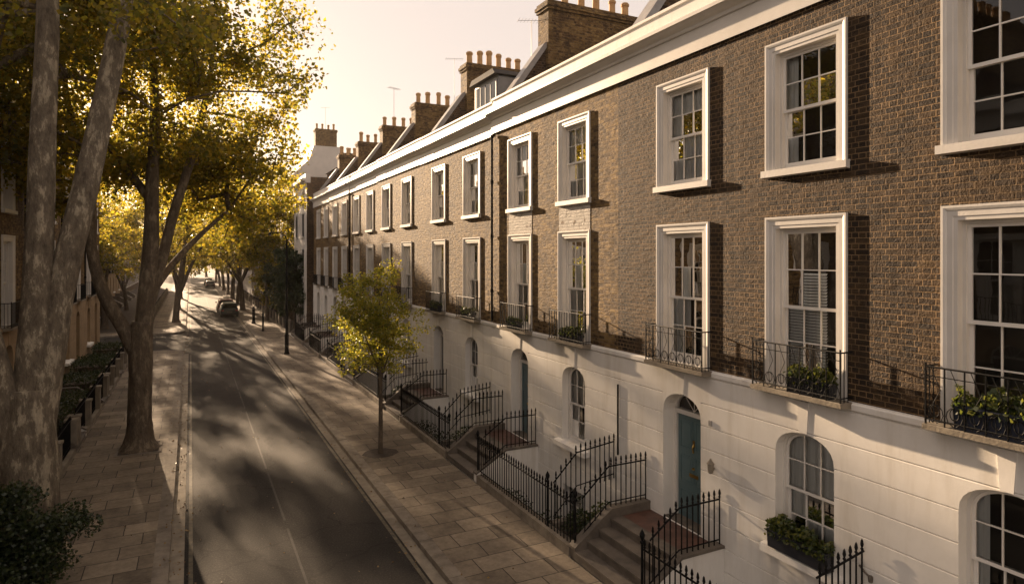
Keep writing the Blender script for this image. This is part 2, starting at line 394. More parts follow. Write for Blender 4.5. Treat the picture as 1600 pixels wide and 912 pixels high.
def tree(name, label, loc, stems, crowns, seed, bark_m, leaf_m, leaf=.2, per=130, crad=.85, group=None, tip=.014, attach=.35, cat='tree'):
    rng = np.random.default_rng(seed)
    t = thing(name, label, cat, loc, 0, group)
    mb = MB(); paths = stem_tubes(mb, stems)
    cs = np.concatenate([crown_centers(c, rx, rz, n, rng, zmin, sh) for c, rx, rz, n, zmin, sh in crowns])
    add_branches(mb, paths, cs, rng, tip, attach)
    mb.build('trunk', bark_m, t, smooth=True)
    pts = clump_points(cs, crad*rng.uniform(.6,1.25,len(cs)), per, rng)
    sizes = leaf*rng.uniform(.6,1.2,len(pts))
    link('crown', leaf_mesh('crown', pts, sizes, rng, leaf_m), t)
    return t
def leaf_cloud(name, pts, size, seed, m, parent=None, loc=None):
    rng = np.random.default_rng(seed)
    return link(name, leaf_mesh(name, pts, size*rng.uniform(.6,1.2,len(pts)), rng, m), parent, loc)

# ------------------------------------------------------------------ windows
def usweep(mb, y0, y1, z0, z1, prof):
    """moulding swept up, across and down round an opening; prof = [(outward, x)]"""
    k = len(prof); base = len(mb.v)
    for (sy, ey, zz) in ((y0,-1,z0),(y0,-1,z1),(y1,1,z1),(y1,1,z0)):
        for t, x in prof:
            up = t if zz == z1 else 0
            mb.v.append((x, sy+ey*t, zz+up))
    for s in range(3):
        for i in range(k-1):
            a = base+s*k+i; b = a+1
            mb.f.append((a, b, b+k, a+k))
ARCHI = [(0,.26),(0,-.012),(.05,-.012),(.055,-.024),(.125,-.024),(.135,-.036),(.165,-.048),(.195,-.048),(.195,.0)]
def sash_frame(mb, y0, y1, z0, z1, cols, rows, x, st=.05, bar=.019, dep=.042, bottom=None, rng=random, glass=None, tilt=.0013):
    bt = bottom or st
    mb.box(x, x+dep, y0, y0+st, z0, z1); mb.box(x, x+dep, y1-st, y1, z0, z1)
    mb.box(x+.001, x+dep-.001, y0+st, y1-st, z0, z0+bt); mb.box(x+.001, x+dep-.001, y0+st, y1-st, z1-st*.85, z1)
    ya, yb, za, zb = y0+st, y1-st, z0+bt, z1-st*.85
    for c in range(1, cols):
        y = ya+(yb-ya)*c/cols; mb.box(x+.004, x+dep-.004, y-bar/2, y+bar/2, za, zb)
    for r in range(1, rows):
        z = za+(zb-za)*r/rows; mb.box(x+.007, x+dep-.007, ya, yb, z-bar/2, z+bar/2)
    if glass is not None:
        for c in range(cols):
            for r in range(rows):
                a, b = ya+(yb-ya)*c/cols, ya+(yb-ya)*(c+1)/cols; p, q = za+(zb-za)*r/rows, za+(zb-za)*(r+1)/rows
                xs = x+dep*.5; t1, t2 = rng.uniform(-tilt,tilt), rng.uniform(-tilt,tilt)
                glass.quad((xs-t1-t2,a,p),(xs+t1-t2,b,p),(xs+t1+t2,b,q),(xs-t1+t2,a,q))
def curtain_mesh(y0, y1, z0, z1, x, waves=7, amp=.03):
    mb = MB(); n = max(6, int((y1-y0)*40))
    for i in range(n):
        a, b = y0+(y1-y0)*i/n, y0+(y1-y0)*(i+1)/n
        xa = x+amp*math.sin(a*waves*6.28)+amp*.5*math.sin(a*31); xb = x+amp*math.sin(b*waves*6.28)+amp*.5*math.sin(b*31)
        mb.quad((xa,a,z0),(xb,b,z0),(xb,b,z1),(xa,a,z1))
    return mb.mesh('curtain', M['curtain'], True)
HW = .58
def rect_window(z0, z1, rows, sill, low=.05):
    """meshes of a tall sash window in a moulded architrave: architrave, sash, pane, sill"""
    fr = MB(); usweep(fr, -HW, HW, z0, z1, ARCHI)
    if not sill: fr.box(-.03,.26,-HW,HW,z0,z0+.02)
    # box-sash lining
    for a, b in ((-HW, -HW+.045), (HW-.045, HW)): fr.box(.1,.25,a,b,z0+.02,z1-.002)
    fr.box(.1,.25,-HW+.045,HW-.045,z1-.05,z1-.002)
    sa, gl = MB(), MB(); zm = (z0+z1)/2+.0
    y0, y1 = -HW+.046, HW-.046
    sash_frame(sa, y0, y1, zm-.02, z1-.052, 3, rows, .13, glass=gl)
    sash_frame(sa, y0, y1, z0+.022, zm+.022, 3, rows, .176, bottom=.09 if sill else .17, glass=gl)
    d = {'architrave': fr.mesh('window', M['paint']), 'sash': sa.mesh('sash', M['sash']), 'pane': gl.mesh('pane', M['glass']), 'z': (z0, z1)}
    if sill:
        sl = MB(); sl.extr_y([(.25,z0+.02),(-.012,z0),(-.105,z0-.01),(-.105,z0-.125),(-.01,z0-.14),(-.01,z0-.03),(.25,z0-.03)], -HW-.235, HW+.235)
        d['sill'] = sl.mesh('sill', M['paint'])
    return d
def arch_pts(yc, hw, zs, rise, n=14):
    return [(yc-hw*math.cos(math.pi*i/n), zs+rise*math.sin(math.pi*i/n)**.8) for i in range(n+1)]
def arch_window():
    z0, zs, rise, hw = 1.43, 3.02, .42, .56
    sa, gl = MB(), MB()
    fr = MB()
    for a, b in ((-hw,-hw+.05),(hw-.05,hw)): fr.box(.15,.3,a,b,z0,zs)
    out = arch_pts(0, hw, zs, rise); inn = arch_pts(0, hw-.05, zs, rise-.045)
    for i in range(len(out)-1):
        (a,b),(c,d),(e,f),(g,h) = out[i],out[i+1],inn[i],inn[i+1]
        fr.quad((.15,a,b),(.15,c,d),(.15,g,h),(.15,e,f)); fr.quad((.15,e,f),(.15,g,h),(.3,g,h),(.3,e,f))
    zm = z0+.97; y0, y1 = -hw+.051, hw-.051
    sash_frame(sa, y0, y1, z0+.01, zm+.02, 3, 2, .225, bottom=.08, glass=gl)
    # arched upper sash
    x, dep, st = .18, .042, .045
    sa.box(x,x+dep,y0,y0+st,zm-.02,zs); sa.box(x,x+dep,y1-st,y1,zm-.02,zs); sa.box(x+.001,x+dep-.001,y0+st,y1-st,zm-.02,zm+.025)
    o2 = arch_pts(0, hw-.051, zs, rise-.047); i2 = arch_pts(0, hw-.051-st, zs, rise-.047-st*.8)
    for i in range(len(o2)-1):
        (a,b),(c,d),(e,f),(g,h) = o2[i],o2[i+1],i2[i],i2[i+1]
        sa.quad((x,a,b),(x,c,d),(x,g,h),(x,e,f)); sa.quad((x,e,f),(x,g,h),(x+dep,g,h),(x+dep,e,f))
    def top(y):
        k = min(1, abs(y)/(hw-.08)); return zs+(rise-.08)*math.sin(math.acos(k))**.8
    ww = y1-y0-2*st
    for c in (1,2):
        y = y0+st+ww*c/3; sa.box(x+.004,x+dep-.004,y-.0095,y+.0095,zm+.02,top(y)+.01)
    zz = zm+.025+(zs+rise*.75-zm)/2; sa.box(x+.007,x+dep-.007,y0+st,y1-st,zz-.0095,zz+.0095)
    gl.poly([(x+.021,y0+st,zm)] + [(x+.021,a,b) for a,b in i2] + [(x+.021,y1-st,zm)])
    sl = MB(); sl.extr_y([(.3,z0+.005),(-.03,z0-.01),(-.2,z0-.03),(-.2,z0-.15),(-.03,z0-.15),(-.03,z0-.05),(.3,z0-.05)], -hw-.2, hw+.2)
    return {'architrave': fr.mesh('window', M['paint']), 'sash': sa.mesh('sash', M['sash']), 'pane': gl.mesh('pane', M['glass']), 'sill': sl.mesh('sill', M['stucco']), 'z': (z0, zs+.3)}
W_UP, W_MID, W_GF = rect_window(7.83, 9.81, 2, True), rect_window(4.145, 6.82, 2, False), arch_window()
_cm = {}
def curtain(kind, z0, z1):
    key = (kind, z0)
    if key not in _cm:
        if kind == 'full': me = curtain_mesh(-.55,.55,z0,z1,.288 if z0 < 2 else .24,amp=.012)
        elif kind == 'left': me = curtain_mesh(.06,.56,z0,z1,.27,amp=.015)
        elif kind == 'thin': me = curtain_mesh(.34,.56,z0,z1,.27,amp=.015)
        elif kind == 'half': me = curtain_mesh(-.55,.55,z0,z0+(z1-z0)*.5,.31,amp=.012)
        elif kind == 'blind':
            mb = MB(); k = int((z1-z0)*.62/.05)
            for i in range(k):
                z = z0+.3+i*.05; mb.quad((.27,-.2,z),(.27,.56,z),(.30,.56,z+.036),(.30,-.2,z+.036))
            me = mb.mesh('curtain', M['curtain'])
        _cm[key] = me
    return _cm[key]
def add_window(d, parent, y, cur=None, x=0):
    w = link('window', d['architrave'], parent, (x, y, 0))
    link('sash', d['sash'], w); link('pane', d['pane'], w)
    if 'sill' in d: link('sill', d['sill'], w)
    if cur: link('blind' if cur == 'blind' else 'curtain', curtain(cur, d['z'][0]+.03, d['z'][1]), w)
    return w

# ------------------------------------------------------------------ front door
def door_meshes():
    z0, zs, rise, hw = .83, 3.08, .44, .56
    fr = MB(); x = .32
    for a, b in ((-hw,-hw+.075),(hw-.075,hw)): fr.box(x-.05,x+.08,a,b,z0,zs+.02)
    fr.box(x-.07,x+.08,-hw+.075,hw-.075,zs-.05,zs+.04)
    o, i_ = arch_pts(0,hw,zs+.04,rise-.04), arch_pts(0,hw-.06,zs+.04,rise-.1)
    for k in range(len(o)-1):
        (a,b),(c,d),(e,f),(g,h) = o[k],o[k+1],i_[k],i_[k+1]
        fr.quad((x-.03,a,b),(x-.03,c,d),(x-.03,g,h),(x-.03,e,f)); fr.quad((x-.03,e,f),(x-.03,g,h),(x+.05,g,h),(x+.05,e,f))
    for a in (60,90,120):
        y, z = math.cos(R(a))*.5, zs+.04+math.sin(R(a))*.3
        fr.tube([(x,0,zs+.04),(x,y,z)], .009, 4)
    gl = MB(); gl.poly([(x+.02,a,b) for a, b in i_])
    lf = MB(); a, b = -hw+.077, hw-.077; lf.box(x,x+.05,a,b,z0+.01,zs-.052)
    hh = (zs-z0)
    for (p, q) in ((.06,.30),(.34,.62),(.66,.95)):
        for (c, d) in ((a+.07,-.035),(.035,b-.07)):
            za, zb = z0+hh*p, z0+hh*q-.05
            # raised moulding with recessed-looking field
            for s in ((c,c+.025,za,zb),(d-.025,d,za,zb),(c+.025,d-.025,za,za+.025),(c+.025,d-.025,zb-.025,zb)):
                lf.box(x-.014,x-.001,*s)
            lf.box(x-.009,x-.002,c+.06,d-.06,za+.06,zb-.06)
    br = MB(); br.box(x-.02,x-.002,-.13,.13,z0+.93,z0+1.0)
    br.lathe((x-.03,0,z0+1.12),[(.0,-.03),(.032,-.015),(.032,.015),(0,.03)],8)
    kn = MB(); kn.tube([(x-.02,0,z0+1.62),(x-.05,0,z0+1.56),(x-.03,0,z0+1.45)],.018,6); kn.box(x-.02,x-.002,-.03,.03,z0+1.56,z0+1.7)
    th = MB(); th.box(x-.3,x+.1,-hw,hw,z0-.001,z0+.035)
    return dict(frame=fr.mesh('door_frame',M['paint']), fan=gl.mesh('fanlight',M['glass']), leaf=lf, brass=br.mesh('letter_box',M['brass']), knock=kn.mesh('door_knocker',M['brass']), thr=th.mesh('threshold',M['step']))
DR = door_meshes(); _leafs = {}
def add_door(parent, y, paint, x=0):
    if paint not in _leafs: _leafs[paint] = DR['leaf'].mesh('door', M[paint])
    d = link('door', _leafs[paint], parent, (x, y, 0))
    link('letter_box', DR['brass'], d); link('door_knocker', DR['knock'], d)
    f = link('door_frame', DR['frame'], parent, (x, y, 0)); link('fanlight', DR['fan'], f); link('threshold', DR['thr'], f)

# ------------------------------------------------------------------ walls with openings
def facade(mb, xf, y0, y1, z0, z1, openings, depth, grooves=()):
    """openings: (ya, yb, za, zb, rise). Grooves are cut as real V channels"""
    ys = sorted({y0, y1} | {v for o in openings for v in o[:2]})
    zs = {z0, z1} | {o[2] for o in openings} | {o[3]-o[4] for o in openings} | {o[3] for o in openings}
    gset = set()
    for g in grooves:
        if z0 < g-.02 and g+.02 < z1:
            zs |= {g-.014, g, g+.014}; gset.add(g)
    zs = sorted(zs)
    X = lambda z: xf+.022 if z in gset else xf
    for i in range(len(ys)-1):
        ya, yb = ys[i], ys[i+1]; ym = (ya+yb)/2
        for j in range(len(zs)-1):
            za, zb = zs[j], zs[j+1]; zm = (za+zb)/2
            if any(o[0] < ym < o[1] and o[2] < zm < o[3] for o in openings): continue
            mb.quad((X(za),ya,za),(X(za),yb,za),(X(zb),yb,zb),(X(zb),ya,zb))
    for (ya, yb, za, zb, rise) in openings:
        x1 = xf+depth; zs_ = zb-rise
        mb.quad((xf,ya,za),(x1,ya,za),(x1,ya,zs_),(xf,ya,zs_)); mb.quad((xf,yb,za),(x1,yb,za),(x1,yb,zs_),(xf,yb,zs_))
        mb.quad((xf,ya,za),(xf,yb,za),(x1,yb,za),(x1,ya,za))
        if rise:
            ap = arch_pts((ya+yb)/2,(yb-ya)/2,zs_,rise)
            for (a,b),(c,d) in zip(ap, ap[1:]):
                mb.quad((xf,a,b),(xf,c,d),(xf,c,zb),(xf,a,zb)); mb.quad((xf,a,b),(xf,c,d),(x1,c,d),(x1,a,b))
        else: mb.quad((xf,ya,zb),(xf,yb,zb),(x1,yb,zb),(x1,ya,zb))
GROOVES = [-.01, .42, .855, 1.29, 1.725, 2.16, 2.595, 3.03, 3.465, 3.98]
DEPTH = 9.0
def slab_balcony(parent, y, ornate):
    mb = MB(); w = .87
    mb.extr_y([(0,4.02),(-.25,4.06),(-.30,4.06),(-.30,4.13),(0,4.135)], y-w, y+w)
    b = mb.build('balcony', M['stone'], parent)
    r = MB(); x, h = -.265, .76; zt = 4.13+h
    pts = [(0,y-w+.03),(x,y-w+.03),(x,y+w-.03),(0,y+w-.03)]
    for z, rr in ((zt,.013),(4.2,.010)):
        for p, q in zip(pts, pts[1:]): r.tube([(p[0],p[1],z),(q[0],q[1],z)], rr, 6)
    n = 7 if ornate else 13
    for i in range(n+1):
        yy = y-w+.03+(2*w-.06)*i/n; r.tube([(x,yy,4.13),(x,yy,zt+(.05 if i in (0,n) else 0))], .014 if i in (0,n) else .0105, 5)
    for s in (-1,1):
        for xx in (-.09,-.18): r.tube([(xx,y+s*(w-.03),4.13),(xx,y+s*(w-.03),zt)], .008, 5)
    if ornate:
        for i in range(n):
            yc = y-w+.03+(2*w-.06)*(i+.5)/n
            for s in (-1,1):
                sp = [(x, yc+s*(.10*math.cos(t)*(1-t/7)), 4.13+.17+.12*math.sin(t)*(1-t/9)) for t in np.linspace(-1.4,5.2,12)]
                r.tube(sp, .007, 4)
            r.tube([(x,yc,4.2),(x,yc+.02,4.42),(x,yc-.07,4.6),(x,yc+.05,zt)], .006, 4)
        r.tube([(x, y-w+.03, zt-.12),(x, y+w-.03, zt-.12)], .007, 5)
    r.build('balcony_railing', M['iron'], b)
def chimney(parent, y, x0, x1, zb, zt, npots, hw=.36, rot=0):
    mb = MB()
    mb.box(x0,x1,y-hw,y+hw,zb,zt-.32); mb.box(x0-.05,x1+.05,y-hw-.05,y+hw+.05,zt-.318,zt-.22); mb.box(x0-.09,x1+.09,y-hw-.09,y+hw+.09,zt-.218,zt-.10)
    mb.box(x0-.04,x1+.04,y-hw-.04,y+hw+.04,zt-.098,zt)
    c = mb.build('chimney', M['brick'], parent)
    pots = []
    for i in range(npots):
        p = MB(); h = random.choice((.62,.72,.78,.68)); r = random.uniform(.12,.145)
        xx = x0+.25+(x1-x0-.5)*i/max(1,npots-1)+random.uniform(-.04,.04)
        p.lathe((xx,y+random.uniform(-.05,.05),zt-.02),[(r*1.2,0),(r*1.1,.06),(r*.95,.1),(r*.9,h*.75),(r*1.12,h*.8),(r*1.15,h*.92),(r*.9,h*.95),(r*.85,h)],10)
        p.build('chimney_pot', M['pot'], c, smooth=False)
    return c
def house(name, label, X, Y0, W, bays, seed, flip=False, group=None, dz=0.0, near=False, area=True, chim=(1.9,5.2,15.05,6), ends=(False,False), dormer=False, ystart=0.0, interior=True, pipe=True):
    """bays: (yc, 'door:paint' | 'window', curtains (gf, mid, up), painted panel?, ornate balcony?)"""
    rnd = random.Random(seed)
    h = thing(name, label, 'house', (X, Y0+(W if flip else 0), 0), math.pi if flip else 0, group)
    bw = MB(); y_lo = ystart
    ops = []
    for b in bays:
        ops += [(b[0]-HW-.002, b[0]+HW+.002, 4.12, 6.822, 0), (b[0]-HW-.002, b[0]+HW+.002, 7.80, 9.812, 0)]
    facade(bw, 0, y_lo, W, 4.12, 10.44, ops, .22)
    e = .004
    for s, yy in enumerate((y_lo+e, W-e)):
        if True: bw.quad((0.0,yy,4.12 if s==0 else 4.12),(DEPTH,yy,4.12),(DEPTH,yy,11.2),(0.0,yy,11.2))
        bw.quad((0.03,yy,-2.2),(DEPTH,yy,-2.2),(DEPTH,yy,4.12),(0.03,yy,4.12))
    bw.quad((DEPTH,y_lo+e,-2),(DEPTH,W-e,-2),(DEPTH,W-e,11.2),(DEPTH,y_lo+e,11.2))
    bw.build('brick_wall', M['brick_brown' if seed == 1 else 'brick'], h)
    st = MB(); g = []
    for b in bays:
        if b[1].startswith('door'): g.append((b[0]-.56, b[0]+.56, .83, 3.52, .44))
        else: g.append((b[0]-.56, b[0]+.56, 1.38, 3.44, .42))
        if not b[1].startswith('door') and area: g.append((b[0]-.5, b[0]+.5, -1.35, .25, 0))
    facade(st, -.03, y_lo, W, -2.2 if area else -.3, 4.135, g, .36, GROOVES)
    st.quad((-.03,y_lo,4.135),(-.03,W,4.135),(.02,W,4.14),(.02,y_lo,4.14))
    st.extr_y([(-.031,4.0),(-.055,4.02),(-.055,4.1),(-.031,4.125)], y_lo, W)
    for b in bays:   # voussoir joints round each arch, real raised key blocks
        zt = 3.52 if b[1].startswith('door') else 3.44
        st.extr_x([(b[0]-.075,zt+.012),(b[0]+.075,zt+.012),(b[0]+.11,3.97),(b[0]-.11,3.97)], -.046, -.031)
    st.build('stucco_wall', M['stucco' if area else 'ochre'], h)
    for b in bays:
        cg, cm, cu = b[2]
        if b[1].startswith('door'): add_door(h, b[0], b[1][5:], 0)
        else:
            add_window(W_GF, h, b[0], cg)
            if area:
                w = MB(); gl = MB(); sash_frame(w, b[0]-.5, b[0]+.5, -1.34, .25, 3, 3, .12, glass=gl); o = w.build('window', M['sash'], h); gl.build('pane', M['glass'], o)
        add_window(W_MID, h, b[0], cm); add_window(W_UP, h, b[0], cu)
        slab_balcony(h, b[0], b[4])
        if b[3]:
            p = MB(); p.box(-.008,-.003,b[0]-.76,b[0]+.76,7.02,7.69); p.build('painted_brick_panel', M['brick_painted'], h)
    # cornice and parapet
    c = MB(); z = dz
    c.extr_y([(-.002,10.42),(-.06,10.40),(-.06,10.84),(-.10,10.85),(-.115,10.91),(-.20,10.95),(-.27,11.0),(-.31,11.005),(-.31,11.07),(-.29,11.09),(.0,11.12)], y_lo, W-.004)
    o = c.build('cornice', M['paint'], h); o.location.z = dz
    c = MB(); c.extr_y([(-.02,11.12),(-.02,11.49),(-.06,11.50),(-.06,11.56),(.30,11.58),(.30,11.0),(.0,11.0)], y_lo, W-.004)
    o = c.build('parapet', M['stucco'], h); o.location.z = dz
    # roof: two slopes behind the parapet
    r = MB(); r.extr_y([(.3,11.1),(2.0,12.0),(4.5,12.7),(DEPTH,11.2)], y_lo+.02, W-.2)
    rf = r.build('roof', M['slate'], h)
    pw = MB(); yy0, yy1 = W-.21, W+.13
    pw.extr_y([(.02,10.9),(.28,11.62),(.55,11.85),(1.85,13.60),(2.6,13.9),(6.2,13.95),(DEPTH,11.4),(DEPTH,10.9)], yy0, yy1)
    p = pw.build('party_wall', M['brick_dark'], h)
    cp = MB(); cp.extr_y([(.50,11.86),(1.80,13.62),(1.95,13.70),(2.0,13.62),(.70,11.80)], yy0-.09, yy1+.04); cp.build('coping', M['lead'], p)
    chimney(rf, W-.04, chim[0], chim[1], 12.8, chim[2], chim[3])
    if dormer:
        d = MB(); d.extr_x([(1.2,11.7),(3.3,11.7),(3.3,12.75),(3.1,12.9),(1.4,12.9),(1.2,12.75)], .75, 2.6); dd = d.build('dormer', M['clad'], rf)
        k = MB(); k.extr_x([(1.1,12.82),(3.4,12.82),(3.2,13.02),(1.3,13.02)], .55, 2.8); k.build('dormer_roof', M['slate'], rf)
        gl, w = MB(), MB(); sash_frame(w,1.3,3.2,11.75,12.72,4,1,.70,glass=gl); w.build('dormer_window',M['clad'],rf); gl.build('dormer_pane',M['glass'],rf)
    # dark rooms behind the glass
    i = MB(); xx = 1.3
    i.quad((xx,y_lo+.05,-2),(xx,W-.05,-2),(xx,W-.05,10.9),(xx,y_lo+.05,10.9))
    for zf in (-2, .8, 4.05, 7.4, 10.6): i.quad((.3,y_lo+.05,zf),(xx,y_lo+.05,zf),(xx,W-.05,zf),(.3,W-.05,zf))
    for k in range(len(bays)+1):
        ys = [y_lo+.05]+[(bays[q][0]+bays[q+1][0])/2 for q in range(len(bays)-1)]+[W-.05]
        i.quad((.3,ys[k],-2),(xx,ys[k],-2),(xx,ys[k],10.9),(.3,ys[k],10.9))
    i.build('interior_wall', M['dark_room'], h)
    if pipe:
        d = MB(); y = W-.12; d.tube([(-.09,y,4.2),(-.09,y,10.36)],.04,8)
        for zz in (5.2,7.0,8.8,10.3): d.tube([(-.09,y,zz-.05),(-.09,y,zz+.05)],.058,8)
        d.build('drainpipe', M['iron'], h)
    return h
def steps(parent, yd, solid=-2.2):
    """four risers up to a tiled landing, between low flank walls"""
    s = MB(); w = .98
    s.extr_y([(-1.96,.1),(-1.96,.305),(-1.66,.305),(-1.66,.48),(-1.36,.48),(-1.36,.655),(-1.06,.655),(-1.06,.80),(-.031,.80),(-.031,.1)], yd-w, yd+w)
    for x, z in ((-1.99,.305),(-1.69,.48),(-1.39,.655),(-1.09,.832)):   # nosings
        s.box(x, x+.30, yd-w+.002, yd+w-.002, z-.045, z+.004)
    f = s.build('front_steps', M['step'], parent)
    t = MB(); t.box(-.79,-.033,yd-w,yd+w,.80,.834); t.build('tiled_landing', M['tile'], f)
    for sgn, top in ((1,.97),(-1,.865)):
        a, b = sorted((yd+sgn*w, yd+sgn*(w+.2))); k = MB()
        k.extr_y([(-1.96,solid),(-1.96,.33),(-1.05,top),(-.031,top),(-.031,solid)], a+.001, b)
        k.build('flank_wall', M['step' if sgn > 0 else 'stucco'], f)
    k = MB()
    k.extr_y([(-1.955,solid),(-1.955,.1),(-.031,.1),(-.031,solid)], yd-w, yd+w)
    k.build('landing_base', M['step'], f)
    for sgn, top in ((1,.97),(-1,.865)):
        a, b = sorted((yd+sgn*(w-.01), yd+sgn*(w+.22))); cp = MB()
        cp.extr_y([(-1.98,.335),(-1.98,.385),(-1.06,top+.055),(-.034,top+.055),(-.034,top+.003),(-1.05,top+.003)], a, b)
        cp.build('flank_coping', M['step'], f)

# ------------------------------------------------------------------ iron railings
def bar_mesh(h=1.06, r=.0135):
    b = MB(); b.lathe((0,0,0),[(r*1.3,0),(r,.03),(r,h-.17),(r*1.7,h-.165),(r*1.7,h-.145),(r*.9,h-.135),(r*1.9,h-.09),(r*1.2,h-.03),(.001,h)],6)
    return b.mesh('bar', M['iron'])
def newel_mesh(h=1.22):
    b = MB(); b.lathe((0,0,0),[(.035,0),(.026,.06),(.022,h-.26),(.04,h-.25),(.04,h-.22),(.02,h-.2),(.045,h-.14),(.05,h-.1),(.03,h-.05),(.012,h-.02),(.001,h)],8)
    return b.mesh('newel', M['iron'])
BAR, NEWEL = bar_mesh(), newel_mesh()
def railing(label, lines, individual, plinths, group, spacing=.155, newels=()):
    """lines: polylines of (x,y,z) along which bars stand"""
    t = thing('iron_railing', label, 'railing', (0,0,0), 0, group)
    pl = MB()
    for (x0,x1,y0,y1,z0,z1) in plinths: pl.box(x0,x1,y0,y1,z0,z1)
    if pl.v: pl.build('plinth', M['kerb'], t)
    rl = MB(); panel = MB()
    for ln in lines:
        P = [Vector(p) for p in ln]
        for dz_, rr in ((.86,.017),(.10,.013)):
            rl.tube([p+Vector((0,0,dz_)) for p in P], rr, 6)
        acc = spacing*.5
        for a, b in zip(P, P[1:]):
            d = (Vector((b.x-a.x,b.y-a.y,0))).length
            while acc < d:
                q = a.lerp(b, acc/d)
                if individual: link('bar', BAR, t, tuple(q))
                else: panel.tube([q, q+Vector((0,0,.92)), q+Vector((0,0,.96)), q+Vector((0,0,1.06))], [.0125,.0125,.024,.002], 5)
                acc += spacing
            acc -= d
    rl.build('rail', M['iron'], t)
    if panel.v: panel.build('bar_panel', M['iron'], t)
    for p in newels: link('newel', NEWEL, t, p)
    return t

# ================================================================== SETTING
RX0, RX1 = -.38, 4.45         # kerb lines
FX = 9.0; LX = -5.2
J0, J1 = 48.3, 58.7           # side street on the left
g = MB()
def slab(mb, x0, x1, y0, y1, z): mb.quad((x0,y0,z),(x1,y0,z),(x1,y1,z),(x0,y1,z))
for a in ((-140,7.0,-60,450),(9.2,140,-60,450),(7.0,9.2,-60,-3.0),(7.0,9.2,54.6,450)): slab(g, *a, -.03)
structure(g.build('ground', M['soil']))
r = MB(); slab(r, RX0-.02, RX1+.02, -40, 420, 0); slab(r, -60, RX0-.02, J0, J1, -.0005)
structure(r.build('road', M['asphalt']))
def kerbed(name, pts_edge, inner, mat):  # simple pavement slab with real height
    pass
pv = MB(); pv.box(RX1+.30, 7.0, -40, 420, -.1, .13); structure(pv.build('pavement', M['paving']))
def corner_pavement(y0, y1, corner_y, sgn):
    """left pavement block with one rounded kerb corner at (RX0-.3, corner_y)"""
    rad = 1.3; x0, x1 = -3.25, RX0-.30
    far = y0 if sgn > 0 else y1
    pts = [(x0, far), (x1, far)]
    cx, cy = x1-rad, corner_y-sgn*(rad+.30)
    arc = [(cx+rad*math.cos(a), cy+sgn*rad*math.sin(a)) for a in np.linspace(0, math.pi/2, 9)]
    pts += arc + [(x0-9, corner_y-sgn*.30), (x0-9, corner_y-sgn*2.2), (x0, corner_y-sgn*2.2)]
    m = MB(); k = len(pts)
    m.poly([(x,y,.13) for x,y in pts])
    for i in range(k):
        j = (i+1) % k; m.quad((*pts[i],-.1),(*pts[j],-.1),(*pts[j],.13),(*pts[i],.13))
    structure(m.build('pavement', M['paving']))
    # kerb stones follow the edge
    kb = MB(); path = [(x1, far)] + arc + [(x0-9, corner_y-sgn*.30)]
    P = []
    for i, (x, y) in enumerate(path):
        a = path[max(0,i-1)]; b = path[min(len(path)-1,i+1)]
        t = Vector((b[0]-a[0], b[1]-a[1])).normalized(); nrm = Vector((t.y, -t.x))*sgn
        P.append((x,y,x+nrm.x*.29,y+nrm.y*.29))
    for p, q in zip(P, P[1:]):
        kb.quad((p[0],p[1],.134),(q[0],q[1],.134),(q[2],q[3],.128),(p[2],p[3],.128))
        kb.quad((p[2],p[3],.128),(q[2],q[3],.128),(q[2],q[3],-.1),(p[2],p[3],-.1))
    structure(kb.build('kerb', M['kerb']))
corner_pavement(-40, J0, J0, 1); corner_pavement(J1, 420, J1, -1)
kb = MB(); rk = random.Random(3); y = -40
while y < 200:
    ln = rk.uniform(.8,1.1); dzz = rk.uniform(-.006,.004)
    kb.box(RX1, RX1+.295, y, y+ln-.012, -.1, .134+dzz); y += ln
kb.box(RX1, RX1+.295, 200, 420, -.1, .134)
structure(kb.build('kerb', M['kerb']))
gt = MB()
for a, b in ((-40, J0-1.6), (J1+1.6, 420)): slab(gt, RX0-.012, RX0+.26, a, b, .004)
slab(gt, RX1-.24, RX1+.012, -40, 420, .004); structure(gt.build('gutter', M['stone']))
ln = MB()
for a, b in ((-40, J0-2.2), (J1+2.2, 420)): slab(ln, RX0+.34, RX0+.42, a, b, .006)
slab(ln, RX1-.37, RX1-.29, -40, 420, .006); structure(ln.build('edge_line', M['yellow']))
ln = MB(); y = -30
while y < 300:
    slab(ln, 1.995, 2.045, y, y+3.7, .006); y += 4.2
structure(ln.build('centre_line', M['line']))

# ------------------------------------------------------------------ right terrace
G_T = 'brick and stucco terraced houses on the sunny side'
def B(yc, kind, cur, panel=False, orn=False): return (yc, kind, cur, panel, orn)
house('terraced_house', 'nearest brick and white stucco house, teal door beside an arched window with leafy window box', FX, 0, 12.35,
      [B(4.30,'window',('thin',None,None),False,True), B(7.23,'window',('full','blind','thin'),False,True), B(10.15,'door:teal',(None,'left','full'),False,True)], 1, group=G_T, chim=(1.9,5.6,15.1,6), pipe=False)
house('terraced_house', 'terraced house with two patches of flaking white brick between its upper windows', FX, 12.35, 7.0,
      [B(14.29-12.35,'window',('full','left','full'),True), B(17.37-12.35,'door:teal2',(None,'full','left'),True)], 2, group=G_T, chim=(1.9,5.65,15.1,6))
house('terraced_house', 'terraced house with a small dormer on its roof, half hidden behind the young pavement tree', FX+.03, 19.35, 7.52,
      [B(21.18-19.35,'window',('half','left','left')), B(24.6-19.35,'door:darkdoor',(None,'full','full'))], 3, group=G_T, dz=-.06, chim=(2.0,5.0,15.0,6), dormer=True, pipe=False)
far = [(26.87,7.33,2.05,5.55,'terraced house directly behind the crown of the young pavement tree'),
       (34.2,6.8,1.7,5.0,'terraced house just beyond the young tree, fourth from the far end of the sunny row'),
       (41.0,6.6,1.5,4.5,'third house from the far end of the sunny terrace'),
       (47.6,6.9,1.4,4.5,'last house of the sunny terrace, next to the dark garden trees')]
